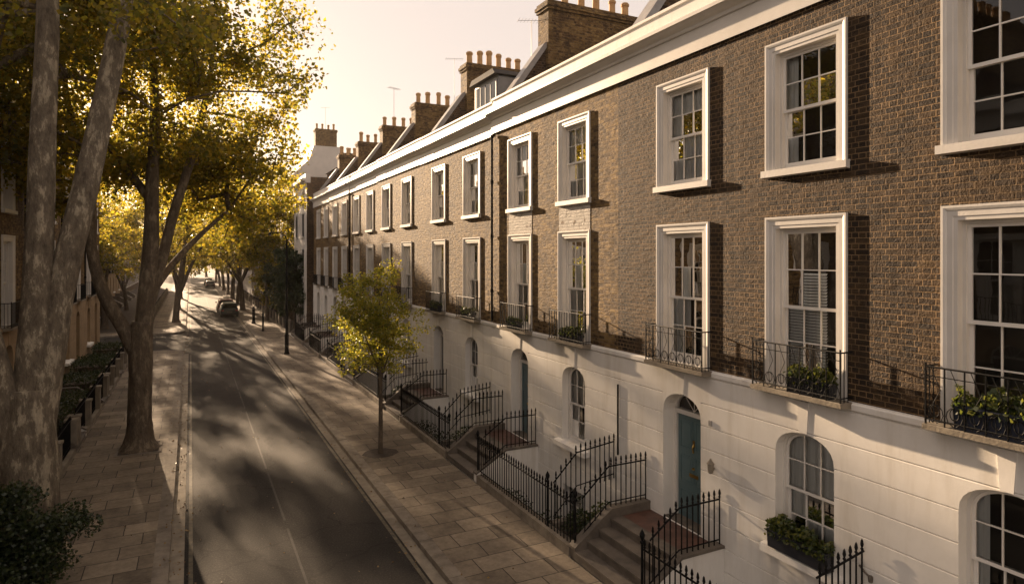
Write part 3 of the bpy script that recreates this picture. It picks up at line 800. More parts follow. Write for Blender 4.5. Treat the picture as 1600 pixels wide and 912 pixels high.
# order along the row: the fifth house lies between the tree and the far end
far[1] = (34.2,6.8,1.7,5.0,'third house from the far end of the sunny brick terrace')
far[2] = (41.0,6.6,1.5,4.5,'last house but one at the far end of the sunny brick terrace')
dys = []
for k, (y0, w, a, b, lab) in enumerate(far):
    house('terraced_house', lab, FX+.03*(k%2)+.03, y0, w, [B(a,'window',('full','left','full')), B(b,'door:'+('darkdoor','teal','darkdoor','teal2')[k],(None,'full','left'))], 10+k, group=G_T, dz=-.04-.02*k, chim=(2.0,4.9 if k<2 else 4.2,14.8,5 if k<2 else 4), pipe=(k == 1))
    dys.append(y0+b)
doors = [10.15, 17.37, 24.6] + dys
# front steps belong to the houses
hs = [o for o in COL.objects if o.name.startswith('terraced_house') and o.parent is None]
for h, d in zip(hs, doors): steps(h, d-h.location.y)
# area walls (retaining wall under the railings) and floors, one per house
for h, d in zip(hs, doors):
    y0 = h.location.y; i = hs.index(h); W = ([12.35,7.0,7.52]+[f[1] for f in far])[i]; y_lo = -3 if i == 0 else 0
    m = MB(); m.box(-1.96,-1.80,y_lo,W,-2.25,.12); m.build('area_wall', M['stucco'], h)
    m = MB(); slab(m,-2.0,.1,y_lo,W,-2.2); m.build('area_floor', M['area'], h)
    if i == 0:
        m = MB(); m.tube([(-.055,W-.06,1.7),(-.055,W-.06,3.35)],.022,8); m.build('drainpipe', M['iron'], h)
        # wall lantern and bell push beside the door
        m = MB(); m.lathe((-.13,d-.93,2.32),[(.02,-.12),(.05,-.1),(.065,.06),(.08,.07),(.03,.13),(.012,.17)],6); m.tube([(-.03,d-.93,2.3),(-.08,d-.93,2.24),(-.13,d-.93,2.22)],.014,6); m.build('wall_lantern', M['stone'], h)
        m = MB(); m.box(-.06,-.031,d-.87,d-.80,3.08,3.18); m.build('alarm_box', M['lead'], h)
        m = MB(); m.lathe((-.06,6.05,1.62),[(.03,-.06),(.035,.0),(.03,.03)],6); m.tube([(-.03,6.05,1.6),(-.09,6.12,1.68),(-.1,6.2,1.76)],.016,6); m.build('tap_bracket', M['step'], h)
# railings between the flights of steps
G_R = 'black iron area railings of the sunny terrace'
rail_labels = ['black spear railing at the bottom right corner, below the arched window with the window box',
    'black spear railing between the red tiled landing and the second flight of steps',
    'black spear railing in front of the dormer house, right of the young tree trunk',
    'black railing on the pavement just left of the young tree trunk',
    'third black railing from the far end of the sunny terrace', 'last but one black railing at the far end of the sunny terrace',
    'last black railing of the sunny terrace, beside the dark garden trees']
bounds = [0, 12.35, 19.35, 26.87, 34.2, 41.0, 47.6]
starts = [.9]+[d+1.0 for d in doors]; stops = [d-1.0 for d in doors]
RXR = 7.13
for k in range(7):
    a, b = starts[k], stops[k]
    lines, pl = [], [(7.02,7.24,a+.2 if k else a,b-.2,.0,.33)]
    bnd = bounds[k] if k else None
    def ret(y, top): return [(RXR+.02,y,.36),(7.95,y,top),(8.93,y,top)]
    front0 = a+.12
    lines.append([(RXR,front0,.33),(RXR,b-.12,.33)])
    nw = [(RXR-.02,b-.1,.33)]
    lines.append([(RXR+.15,b-.1,.45),(7.95,b-.1,.905),(8.93,b-.1,.905)])
    if k:
        lines.append([(RXR+.15,a+.1,.45),(7.95,a+.1,1.02),(8.93,a+.1,1.02)]); nw.append((RXR-.02,a+.1,.33))
        lines.append([(RXR+.15,bnd+.08,.40),(7.9,bnd+.08,1.0),(8.93,bnd+.08,1.12)])
        pl.append((7.24,8.96,bnd-.02,bnd+.16,-.4,.40))
        nw.append((RXR+.0,bnd+.08,.34))
    else:
        lines.append([(7.9,6.15,.95),(8.93,6.15,1.12)]); pl.append((7.24,8.96,6.05,6.25,-.4,.40))
    railing(rail_labels[k], lines, k < 3, pl, G_R, newels=nw, spacing=.132 if k < 3 else .15)
# railings continue past the terrace with pale piers
def pier_railing(label, x, y0, y1, group, n, side, h=1.05):
    t = thing('garden_railing', label, 'railing', (x, y0, 0), 0, group)
    ln_ = y1-y0; m = MB(); m.box(-.14,.14,0,ln_,-.05,.30); m.build('plinth', M['stone'], t)
    p = MB()
    for i in range(n+1):
        y = ln_*i/n; q = MB(); y = min(max(y,.17),ln_-.17)
        q.box(-.16,.16,y-.16,y+.16,.301,1.12); q.box(-.19,.19,y-.19,y+.19,1.121,1.19); q.build('pier', M['stone'], t)
    for i in range(n):
        b = MB(); ya, yb = ln_*i/n+.26, ln_*(i+1)/n-.26; ya = max(ya,.44); yb = min(yb,ln_-.44); q_ = max(2,int((yb-ya)/.125))
        for j in range(q_+1):
            y = ya+(yb-ya)*j/q_
            b.tube([(0,y,.3),(0,y,.3+h-.12),(0,y,.3+h-.08),(0,y,.3+h)],[.013,.013,.025,.002],5)
        b.build('bar_panel', M['iron'], t)
    rr = MB(); rr.tube([(0,.2,1.2),(0,ln_-.2,1.2)],.022,6); rr.tube([(0,.2,.42),(0,ln_-.2,.42)],.014,6); rr.build('rail', M['iron'], t)
    return t
pier_railing('pale piered railing fronting the dark garden trees past the lamp post', 7.1, 54.8, 75, 'piered railings beyond the sunny terrace', 8, 1)
pier_railing('piered railing far down the street behind the parked car', 7.1, 75.2, 110, 'piered railings beyond the sunny terrace', 12, 1)

# ------------------------------------------------------------------ left terrace (in shade)
G_L = 'shaded terraced houses behind the big plane trees'
def lefthouse(label, y0, W, seed):
    h = house('terraced_house', label, LX, y0, W, [B(1.9,'door:darkdoor',(None,'left','left')), B(5.0,'window',('left','full','thin'))], seed, flip=True, group=G_L, area=False)
    return h
L0 = lefthouse('shaded house furthest left, seen between the bare stems of the big plane tree', 20.3, 6.97, 40)
steps(L0, 1.9, -.3)
def leftcopy(y0, label, x=LX):
    c = copy_tree(L0); c.location = (x, y0+6.97, 0); c['label'] = label; return c
leftcopy(27.28, 'shaded terraced house behind the forked plane trunk, second from the left edge')
leftcopy(34.26, 'shaded terraced house with pale ground floor, glimpsed in the fork of the trunk')
leftcopy(41.24, 'shaded house at the near corner of the side street')
leftcopy(13.32, 'shaded terraced house mostly outside the left edge, behind the many-stemmed tree'); leftcopy(6.34, 'shaded terraced house outside the left edge of the view, seen only in window reflections')
names_l = ['corner house on the far side of the side street', 'second house past the side street on the shaded side', 'third house past the side street on the shaded side',
           'fourth house past the side street on the shaded side', 'fifth house past the side street on the shaded side', 'sixth house past the side street on the shaded side',
           'seventh house past the side street on the shaded side', 'eighth house past the side street on the shaded side']
for k, nm in enumerate(names_l): leftcopy(60.5+6.98*k, nm, -9.6)
G_LR = 'piered railings of the shaded terrace'
lr = [(15.5,24.6,'dark railing and pale stone plinth beside the trunk of the many-stemmed tree'),(24.8,32.9,'dark piered railing left of the forked plane trunk'),(33.1,47.0,'piered railing running behind the forked plane trunk to the side street'),
      (60.6,74.4,'low pale piered railing at the corner past the side street'),(74.6,116,'long piered railing further down the shaded side')]
for a, b, lab in lr: pier_railing(lab, -3.38, a, b, G_LR, max(2, int((b-a)/2.3)), -1)
# front garden hedges
def hedge(label, x0, x1, y0, y1, z, seed, m='leaf_dark', n=None):
    rng = np.random.default_rng(seed); V = (x1-x0)*(y1-y0)*z; n = n or int(900*V**.8)
    t = thing('garden_hedge', label, 'hedge', ((x0+x1)/2,(y0+y1)/2,0), 0, 'dark hedges in the shaded front gardens')
    sx, sy = (x1-x0)/2, (y1-y0)/2
    p = rng.uniform(-1,1,size=(n,3)); k = rng.integers(0,3,n); s = np.sign(rng.uniform(-1,1,n)); s = np.where(k==2,1,s)
    p[np.arange(n),k] = s*rng.uniform(.82,1.05,n); p *= np.array([sx,sy,z/2]); p[:,2] += z/2
    p += rng.normal(size=p.shape)*.04
    leaf_cloud('foliage', p, .085, seed, M[m], t)
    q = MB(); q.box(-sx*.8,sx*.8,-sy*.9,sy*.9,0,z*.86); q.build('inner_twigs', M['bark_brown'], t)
hl = ['dark clipped hedge beside the many-stemmed tree, nearest of the garden hedges','dark clipped hedge second from the many-stemmed tree','dark clipped hedge third from the many-stemmed tree',
      'dark clipped hedge fourth from the many-stemmed tree','dark clipped hedge fifth from the many-stemmed tree, left of the forked trunk','garden hedge glimpsed through the fork of the plane trunk','last garden hedge before the side street']
for k in range(7):
    y = 20.6+3.6*k; hedge(hl[k], -4.9, -3.6, y, y+2.5, 1.25+.2*math.sin(k*2.1), 60+k)

# ------------------------------------------------------------------ buildings beyond the terrace
def block(name, label, X, y0, y1, depth, zt, wall, wins, cornice=True, base=None):
    t = thing(name, label, 'building', (X, y0, 0)); W = y1-y0; m = MB()
    cols = int(W/3.0); fl = wins
    ops = [(W*(i+.5)/cols-.5, W*(i+.5)/cols+.5, z, z+hh, 0) for i in range(cols) for z, hh in fl]
    facade(m, 0, 0, W, 0, zt, ops, .2)
    m.quad((0,W,0),(depth,W,0),(depth,W,zt),(0,W,zt)); m.quad((depth,0,0),(depth,W,0),(depth,W,zt),(depth,0,zt)); m.quad((0,0,zt),(depth,0,zt),(depth,W,zt),(0,W,zt))
    m.build('wall', wall, t)
    m = MB(); m.quad((0,0,0),(depth,0,0),(depth,0,zt),(0,0,zt)); m.build('side_wall', M['brick_dark'], t)
    for (a, b, c, d, _) in ops:
        f = MB(); usweep(f, a, b, c, d, [(0,.2),(0,-.03),(.16,-.05),(.16,0)]); f.box(-.1,.2,a-.2,b+.2,c-.12,c); w = f.build('window', M['paint'], t)
        s, gl = MB(), MB(); sash_frame(s, a, b, c, d, 2, 4, .12, glass=gl); s.build('sash', M['sash'], w); gl.build('pane', M['glass'], w)
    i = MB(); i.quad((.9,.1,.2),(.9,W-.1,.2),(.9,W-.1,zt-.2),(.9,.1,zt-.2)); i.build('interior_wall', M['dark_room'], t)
    if cornice:
        c = MB(); c.box(-.12,.3,-.02,W+.02,zt-.5,zt-.35); c.box(-.4,.3,-.06,W+.1,zt-.349,zt-.1); c.box(-.1,.3,-.02,W+.02,zt-.099,zt+.25); c.build('cornice', M['paint'], t)
    return t
FL = [(1.2,2.0),(4.6,2.3),(8.0,1.9)]
blk1 = block('townhouse', 'pale rendered townhouse with a heavy cornice just past the brick terrace', 8.55, 54.75, 62.0, 9, 12.9, M['asbestos'], FL+[(10.6,1.4)])
blk2 = block('townhouse', 'dark brown brick building behind the street trees, below the white gable', 9.0, 62.3, 74.6, 9, 13.6, M['brick_dark'], FL+[(10.8,1.6)], cornice=False)
gb = thing('gabled_house', 'tall house with a blank white gable end and chimney rising over the rooftops', 'building', (9.0, 75.0, 0))
m = MB(); m.extr_y([(0,0),(0,14.3),(3.0,17.3),(3.5,18.9),(6.4,18.9),(6.8,17.6),(10.5,15.4),(10.5,0)], 0, 12); m.build('gable_wall', M['asbestos'], gb)
m = MB(); m.extr_y([(-.2,14.2),(-.2,14.4),(5.0,18.6),(10.7,15.5),(10.7,15.2),(5.0,18.2)], .5, 12.2); rfo = m.build('roof', M['slate'], gb)
chimney(rfo, .7, 3.7, 6.1, 18.2, 20.9, 4, .5)
m = MB(); m.box(-.05,.1,1.5,10.5,3,12); m.build('front_panel', M['brick_dark'], gb)
blk4 = block('townhouse', 'brown brick house beyond the white gable, behind foliage', 9.0, 87.5, 112, 9, 14.0, M['brick_dark'], FL+[(10.8,1.6)])
blk5 = block('townhouse', 'hazy pale house at the far end of the street behind the trees', 9.0, 113, 150, 9, 13.0, M['asbestos'], FL, cornice=True)
blk6 = block('terrace_block', 'hazy brick terrace on the shaded side near the far end of the street', 9.0, 0, 60, 9, 12.0, M['brick_dark'], FL, cornice=True)
blk6.location = (-9.6, 178, 0); blk6.rotation_euler = (0,0,math.pi)
roofline = thing('dormer_house', 'dark brick back extension poking above the roofs in front of the white gable', 'building', (13.2, 66, 0))
m = MB(); m.box(0,4,0,5,0,15.2); m.build('wall', M['brick_dark'], roofline); rr = MB(); rr.extr_y([(-.2,15.2),(2,16.4),(4.2,15.2)], -.1, 5.1); r_ = rr.build('roof', M['slate'], roofline); chimney(r_, .6, .5, 3.2, 15, 16.9, 4)

# ------------------------------------------------------------------ plane trees
# near tree: several bare mottled stems from one broad bole
tree('plane_tree', 'big many-stemmed plane tree with pale mottled bark at the left edge', (-2.95,16.2,0),
     [[(0,0,-.1,.85),(-.02,0,.4,.62),(-.02,.02,1.5,.53),(-.05,.05,2.7,.50),(-.06,.1,3.6,.44)],
      [(-.06,.1,2.6,.42),(.06,.15,4.2,.34),(.10,.25,6.2,.27),(.14,.4,8.6,.24),(.20,.6,11.5,.21),(.1,1.0,14.5,.15),(0,1.6,17.5,.08)],
      [(.02,.05,2.6,.38),(.28,.15,4.2,.31),(.52,.3,5.9,.27),(.92,.5,8.0,.25),(1.22,.7,9.8,.23),(1.55,.9,12.0,.20),(1.9,1.5,15,.13),(2.3,1.9,17.5,.07)],
      [(-.15,0,2.3,.36),(-.55,-.05,4.0,.28),(-.95,-.2,6.2,.23),(-1.4,-.3,9.0,.19),(-1.9,-.2,12.5,.13),(-2.2,.3,16,.06)]],
     [((-.6,4.5,14.5),6.4,4.8,200,9.4,.55),((-1.5,9.0,10.6),3.6,2.2,34,8.4,.55)], 101, M['bark'], M['leaf'], .155, 190, 1.1, attach=.75, tip=.016)
# forked tree in the pavement
tree('plane_tree', 'large forked plane tree growing from a square pit in the left pavement', (-1.48,23.95,.13),
     [[(0,0,-.12,.78),(0,0,.10,.54),(0,0,.35,.43),(0,0,.9,.36),(.02,0,2.0,.34),(.03,0,3.2,.35),(.08,0,4.1,.31)],
      [(.03,0,3.0,.27),(.16,.05,4.6,.27),(.30,.15,6.4,.24),(.34,.3,8.6,.20),(.42,.4,11,.15),(.3,.5,14,.09),(.3,.6,17,.04)],
      [(-.02,0,2.9,.24),(-.45,.05,3.9,.22),(-1.0,.2,5.0,.19),(-1.35,.4,6.4,.16),(-1.4,.6,8.0,.13),(-2.0,.7,11,.09),(-2.4,.8,14,.05)],
      [(.2,.08,4.5,.2),(.62,.3,6.1,.17),(1.0,.5,7.8,.155),(1.55,.7,9.8,.13),(2.0,.9,12,.10),(2.3,1.0,14.5,.05)],
      [(.2,.08,4.8,.13),(.9,1.0,5.9,.11),(1.8,2.0,7.0,.085),(2.8,3.0,8.0,.05)],
      [(.32,.2,8.0,.14),(-.6,1.2,9.4,.12),(-1.8,2.2,11,.08)]],
     [((.2,1.0,13.2),5.6,5.0,220,8.4,.5),((1.9,3.5,9.4),3.8,2.4,84,6.6,.55),((-2.8,3.0,9.5),2.6,2.0,30,7.2,.6)], 102, M['bark_mid'], M['leaf'], .155, 190, 1.05, attach=.45)
# trees further on: three built, the rest copied
def avenue(name, label, loc, seed, h=14.5, rx=5.4, lean=0.0, n=120, z0=4.4, leaf=.30, per=75, grp='trees lining the far stretch of the street'):
    r0 = .30
    return tree(name, label, loc,
      [[(0,0,-.1,r0*1.6),(0,0,.4,r0),(lean*.2,.05,2.6,r0*.9),(lean*.6,.1,h*.35,r0*.75),(lean,.1,h*.6,r0*.5),(lean*1.1,.2,h*.9,.07)],
       [(lean*.4,0,2.9,r0*.6),(lean*.5+1.2,.4,h*.38,r0*.42),(lean+2.4,.9,h*.55,r0*.25),(lean+3.0,1.2,h*.7,.05)],
       [(lean*.4,0,3.3,r0*.55),(lean*.5-1.2,-.5,h*.4,r0*.4),(lean-2.2,-1.0,h*.58,r0*.22),(lean-2.8,-1.2,h*.7,.05)]],
      [((lean,0,h*.62),rx,h*.38,n,z0,.5)]+([((lean-.8,0,h*.78),rx*.85,h*.22,110,h*.55,.5)] if h > 16 else []), seed, M['bark_brown'], M['leaf'], leaf, per, 1.05, grp, attach=.3, cat='tree', tip=.02)
GA = 'trees lining the far stretch of the street'
TA = avenue('street_tree', 'golden street tree on the far corner pavement of the side street', (-1.25,68.2,.13), 103, 16.5, 6.4, 1.0, 125, 5.0, .22, 85)
TB = avenue('street_tree', 'dark trunked street tree on the right beside the parked green car', (5.3,79.3,.13), 104, 14.0, 5.0, -.8, 130, 4.8, .24, 85)
def again(src, loc, rz, sc, label):
    c = copy_tree(src); c.location = loc; c.rotation_euler = (0,0,rz); c.scale = (sc,sc,sc); c['label'] = label; c['group'] = GA; return c
TA['group'] = GA; TB['group'] = GA
ordn = ['second','third','fourth','fifth','sixth','seventh']
for k, y in enumerate((86,106,152,174)): again(TB, (-1.3,y,.13), 1.3*k+.7, .82+.06*math.sin(k*3), ordn[k]+' tree past the side street on the left pavement')
for k, y in enumerate((90,101,113,128,146,168)): again(TB if k%2 else TA, (5.4,y,.13), 2.1*k+.4, (.92 if k%2 else .74)+.05*math.sin(k*2), ordn[k]+' tree of the right pavement row beyond the parked green car')
again(TB, (4.2,214,.0), .3, 1.25, 'tree leaning over the road at the hazy end of the street'); again(TA, (2.5,250,.0), 1.0, 1.5, 'hazy tree closing the view at the far end of the street, centre')
again(TB, (-9,246,.0), 2.0, 1.5, 'hazy tree closing the view at the far end of the street, left'); again(TB, (13,244,.0), 3.0, 1.5, 'hazy tree closing the view at the far end of the street, right')
for k, (x, y, sc, lb) in enumerate(((-6.8,66.5,.95,'tree in the front garden of the corner house past the side street'),(-6.8,88,.75,'second garden tree past the side street on the shaded side'))):
    c = again(TA if k%2 else TB, (x,y,0), .9+1.7*k, sc, lb); c['group'] = 'garden trees of the shaded terrace'
# garden trees past the end of the sunny terrace
def shrub_tree(name, label, loc, h, rx, seed, leaf='leaf_dark', n=90, per=130, ls=.17, zb=.6, group=None):
    return tree(name, label, loc, [[(0,0,-.1,.16),(0,.05,h*.3,.12),(.1,0,h*.6,.08),(.1,.1,h*.9,.03)]], [((0,0,h*.55),rx,h*.45,n,zb,.5)], seed, M['bark_brown'], M[leaf], ls, per, .6, group, attach=.2, tip=.01, cat='tree')
GG = 'dark garden trees past the brick terrace'
shrub_tree('garden_tree', 'dense dark green tree against the end of the brick terrace', (8.0,57.6,0), 7.6, 2.0, 201, group=GG, n=110)
shrub_tree('garden_tree', 'dark bushy tree behind the lamp post', (8.2,63.5,0), 7.0, 2.2, 202, group=GG, n=110)
shrub_tree('garden_tree', 'olive bushy tree left of the lamp post, behind the railing', (8.0,70.5,0), 6.6, 2.3, 203, 'leaf', 100, 110, .2, group=GG)
tree('street_tree', 'yellow leaved tree overhanging the lamp post', (6.6,66.0,.13), [[(0,0,-.1,.2),(0,0,2,.15),(-.2,0,5,.1),(-.3,0,9,.04)]], [((-.6,0,9.8),4.7,5.0,190,5.0,.5)], 204, M['bark_brown'], M['leaf'], .22, 110, 1.0, GA, attach=.4)
# young street tree
tree('young_tree', 'slim young tree with yellow green leaves in the sunny pavement', (5.36,19.95,.13),
     [[(0,0,-.05,.10),(0,0,.1,.075),(.01,0,1.2,.066),(0,0,2.5,.058),(-.02,0,4.0,.04),(0,.05,5.6,.012)],
      [(0,0,2.3,.035),(.3,.1,3.1,.022),(.6,.2,4.0,.01)],[(0,0,2.5,.035),(-.35,-.1,3.3,.022),(-.7,-.1,4.3,.01)],[(0,0,2.9,.03),(.05,-.4,3.7,.02),(.1,-.7,4.6,.008)]],
     [((-.18,0,4.12),1.38,1.75,140,2.6,.5)], 211, M['bark_brown'], M['leaf_young'], .085, 82, .38, attach=.4, tip=.006)
pit = MB(); n = 18
pit.poly([(5.36+.55*math.cos(2*math.pi*i/n)*(1+.08*math.sin(i*2.3)),19.95+.5*math.sin(2*math.pi*i/n),.136) for i in range(n)]); structure(pit.build('tree_pit', M['soil']))
tp = MB(); slab(tp,-2.05,-.92,23.3,24.55,.136); structure(tp.build('tree_pit', M['soil']))
tf = MB()
for a in ((-2.13,-2.05,23.22,24.63),(-.92,-.84,23.22,24.63),(-2.05,-.92,23.22,23.3),(-2.05,-.92,24.55,24.63)): tf.box(*a,.1,.15)
structure(tf.build('tree_pit_edging', M['kerb']))
# bush at the foot of the near tree
t = thing('bush', 'dark leafy bush at the foot of the many-stemmed tree', 'bush', (-2.75,14.4,0))
rng = np.random.default_rng(303)
cs = np.concatenate([crown_centers((-.25,0,.9),.85,1.0,64,rng,.1,.4), crown_centers((.35,.3,1.1),.6,.5,20,rng,.5,.4), crown_centers((-.3,.2,1.9),.5,.5,14,rng,.5,.4)]); mb = MB()
add_branches(mb, [[np.array((0,0,z)) for z in (0,.3,.6)]], cs, rng, .006, 0); mb.build('stem', M['bark_brown'], t)
leaf_cloud('foliage', clump_points(cs, .34*rng.uniform(.7,1.3,len(cs)), 170, rng), .075, 302, M['leaf_dark'], t)

# ------------------------------------------------------------------ window boxes
def planter(label, x, yc, z, w, seed, box='planter', h=.22, fh=.22, n=700, d=.2, drape=.06):
    t = thing('window_box', label, 'planter', (x, yc, z), 0, 'planted window boxes'); m = MB()
    m.extr_y([(-d/2+.02,0),(-d/2,h),(-d/2-.015,h),(-d/2-.015,h+.02),(d/2,h+.02),(d/2-.02,0)], -w/2, w/2); m.build('trough', M[box], t)
    rng = np.random.default_rng(seed); p = rng.uniform(-1,1,(n,3))*np.array([d*.62,w*.52,.5])
    hh = fh*(.75+.35*np.sin(p[:,1]*9+seed)*np.sin(p[:,1]*4.1)); p[:,2] = h-.02-drape*(np.abs(p[:,0])>d*.45)+(p[:,2]+.5)*hh
    leaf_cloud('plants', p, .075, seed, M['leaf_box'], t)
    s = MB()
    for i in range(10): yy = -w/2+w*(i+.5)/10; s.tube([(0,yy,h-.05),(random.uniform(-.04,.04),yy+random.uniform(-.05,.05),h+fh*.5)],.005,4)
    s.build('stem', M['bark_brown'], t)
planter('leafy black window box on the sill of the arched ground floor window', FX-.12, 7.23, 1.43, 1.12, 401, h=.28, fh=.30, n=1400, d=.24, drape=.07)
planter('black window box on the wrought iron balcony above the arched window with the window box', FX-.14, 7.0, 4.135, .78, 402, fh=.26, n=600)
planter('navy window box on the balcony at the right edge', FX-.135, 4.2, 4.135, 1.2, 403, 'blue_planter', h=.30, fh=.34, n=1100, d=.24)
planter('window box on the balcony under the larger patch of white brick, nearer the camera', FX-.14, 14.2, 4.135, .9, 404, n=600)
planter('window box on the balcony just left of the black drainpipe', FX-.11, 21.18, 4.135, .9, 405, n=500)
planter('window box on the balcony nearest the young tree crown', FX-.11, 24.6, 4.135, .9, 406, n=500)
planter('small window box on the balcony just right of the black drainpipe', FX-.14, 17.5, 4.135, .7, 407, fh=.16, n=350)
# plants on the ledges by the steps
def ledge_plant(label, x, y, z, r, seed, m='leaf_box', n=600):
    t = thing('area_plant', label, 'plant', (x,y,z), 0, 'plants beside the entrance steps'); rng = np.random.default_rng(seed)
    q = rng.normal(size=(n,3)); q /= np.linalg.norm(q,axis=1)[:,None]; q *= (rng.uniform(0,1,n)**.4)[:,None]*r; q[:,2] = np.abs(q[:,2])*1.1
    leaf_cloud('foliage', q+np.array([0,0,.08]), .07, seed, M[m], t)
    s = MB()
    for i in range(8): s.tube([(0,0,-.02),(random.uniform(-.5,.5)*r,random.uniform(-.5,.5)*r,r*.7)],.006,4)
    s.build('stem', M['bark_brown'], t)
for k, (d, bnd) in enumerate(((10.15,12.35),(17.37,19.35),(24.6,26.87))):
    m = MB(); m.box(-1.79,-.031,d+1.2,bnd-.03,-2.2,.30); m.build('planting_bed', M['soil'], hs[k]).location.y = -hs[k].location.y
ledge_plant('leafy plant behind the railing at the left of the red tiled landing', 8.3, 11.85, .3, .45, 411)
ledge_plant('low dark plant behind the railing corner by the stone steps', 7.6, 11.85, .3, .4, 412, 'leaf_dark')
ledge_plant('plant behind the railing beside the second teal door steps', 7.9, 18.95, .3, .5, 413, 'leaf_dark')
ledge_plant('plant beside the dark door steps', 7.9, 26.2, .3, .5, 414, 'leaf_dark')
ledge_plant('bushy plant down in the basement area under the arched window', 8.1, 14.4, -2.2, .9, 415, 'leaf_dark', 1100)
ledge_plant('bushy plant down in the basement area behind the young tree', 8.1, 21.4, -2.2, .9, 416, 'leaf_dark', 1100)

ledge_plant('trailing plant behind the railing below the first arched window past the red landing', 7.55, 13.3, -.9, 1.0, 417, 'leaf_dark', 1300)
ledge_plant('dark shrub behind the railing midway to the second flight of steps', 7.7, 15.6, -.9, .8, 418, 'leaf_dark', 1000)
ledge_plant('dark shrub behind the railing right of the young tree trunk', 7.7, 20.6, -.7, .9, 419, 'leaf_dark', 1100)
ledge_plant('dark shrub behind the railing straight behind the young tree trunk', 7.7, 22.8, -.7, .8, 420, 'leaf_dark', 1000)
# ------------------------------------------------------------------ street furniture
t = thing('lamp_post', 'slim black lamp post in the right pavement by the garden trees', 'lamp post', (5.45,42.75,.13))
m = MB(); m.lathe((0,0,0),[(.17,0),(.17,.08),(.13,.12),(.12,1.15),(.14,1.2),(.085,1.3),(.07,4.0),(.055,7.2),(.045,7.3)],12); m.build('pole', M['iron'], t, smooth=True)
m = MB(); m.tube([(0,0,7.25),(-.1,0,7.55),(-.45,0,7.7),(-.8,0,7.68)],.03,6); m.build('arm', M['iron'], t)
m = MB(); m.lathe((-.95,0,7.55),[(.05,0),(.16,.02),(.17,.06),(.12,.14),(.03,.19)],10); hd = m.build('lamp_head', M['iron'], t); m = MB(); m.lathe((-.95,0,7.5),[(.05,0),(.12,.03),(.13,.05)],10); m.build('diffuser', M['lampglass'], hd)
def bollard(label, x, y, h, r):
    b = MB(); b.lathe((x,y,.13),[(r*1.5,0),(r*1.5,.1),(r*1.1,.16),(r,h*.8),(r*1.2,h*.82),(r*1.2,h*.86),(r*.9,h*.9),(r*.5,h*.98),(.001,h)],10)
    tag(b.build('bollard', M['iron'], smooth=True), label, 'bollard', 'posts on the right pavement')
bollard('tall thin dark post on the right pavement between lamp post and parked car', 5.37, 56.8, 1.65, .07)
bollard('stout dark post on the right pavement next to the parked green car', 5.2, 63.7, 1.55, .12)

# ------------------------------------------------------------------ parked cars
def car(label, loc, rz, paint, seed=0, grp='cars parked along the kerbs'):
    t = thing('parked_car', label, 'car', loc, rz, grp)
    def loft(mb, secs):   # secs: (y, halfwidth, z0, z1, top halfwidth)
        base = len(mb.v)
        for (y, hw, z0, z1, tw) in secs:
            mb.v += [(-hw*.96,y,z0),(-hw,y,z0+(z1-z0)*.35),(-hw*.98,y,z0+(z1-z0)*.7),(-tw,y,z1),(tw,y,z1),(hw*.98,y,z0+(z1-z0)*.7),(hw,y,z0+(z1-z0)*.35),(hw*.96,y,z0)]
        for i in range(len(secs)-1):
            for k in range(8):
                a = base+i*8+k; b = base+i*8+(k+1)%8; mb.f.append((a,b,b+8,a+8))
        mb.f.append(tuple(base+k for k in range(8))); e = base+8*(len(secs)-1); mb.f.append(tuple(e+k for k in reversed(range(8))))
    b = MB(); loft(b, [(-2.15,.74,.36,.78,.68),(-2.08,.82,.26,.92,.76),(-1.5,.88,.22,.97,.80),(0,.89,.22,.98,.82),(1.1,.88,.22,.95,.80),(1.9,.84,.24,.82,.74),(2.15,.72,.34,.66,.62)])
    b.build('body', paint, t, smooth=False)
    c = MB(); loft(c, [(-1.97,.74,.90,.98,.72),(-1.70,.74,.94,1.42,.60),(-1.2,.76,.95,1.46,.60),(.2,.76,.95,1.47,.60),(.55,.76,.95,1.40,.60),(1.25,.74,.92,.96,.72)])
    c.build('cabin', paint, t)
    w = MB(); w.quad((-.62,-2.0,1.0),(.62,-2.0,1.0),(.55,-1.76,1.38),(-.55,-1.76,1.38)); w.build('rear_window', M['carglass'], t)
    w = MB(); w.quad((-.64,1.24,1.0),(.64,1.24,1.0),(.56,.60,1.40),(-.56,.60,1.40)); w.build('windscreen', M['carglass'], t)
    for s in (-1,1):
        w = MB(); w.quad((s*.775,-1.45,1.02),(s*.775,.95,1.02),(s*.66,.35,1.40),(s*.66,-1.2,1.40)); w.build('side_window', M['carglass'], t)
        l = MB(); l.box(min(s*.55,s*.78),max(s*.55,s*.78),-2.155,-2.07,.66,.80); l.build('tail_light', M['redlamp'], t)
        l = MB(); l.box(min(s*.45,s*.70),max(s*.45,s*.70),2.07,2.16,.56,.66); l.build('headlight', M['lampglass'], t)
        q = MB(); q.box(min(s*.86,s*1.02),max(s*.86,s*1.02),.55,.72,.98,1.1); q.build('wing_mirror', paint, t)
        for y in (-1.35,1.35):
            k = MB(); k.tube([(s*.66,y,.31),(s*.70,y,.31),(s*.87,y,.31),(s*.895,y,.31)],[.27,.31,.31,.27],16); wh = k.build('wheel', M['rubber'], t)
            k = MB(); k.tube([(s*.895,y,.31),(s*.905,y,.31)],[.2,.18],12); k.build('hub_cap', M['alloy'], wh)
    m = MB(); m.box(-.26,.26,-2.172,-2.152,.50,.61); m.build('number_plate', M['yellow'], t)
    m = MB(); m.box(-.80,.80,-2.2,-2.05,.30,.44); m.build('bumper', M['rubber'], t)
    return t
def carpaint(name, c):
    m, nt, b = newmat(name); b.inputs['Base Color'].default_value = (*c,1); b.inputs['Roughness'].default_value = .5; b.inputs['Coat Weight'].default_value = .12; b.inputs['Specular IOR Level'].default_value = .3; return m
M['redlamp'] = plain('tail_lamp_red', (.25,.01,.01), (.2,.01,.01), .3, 5)
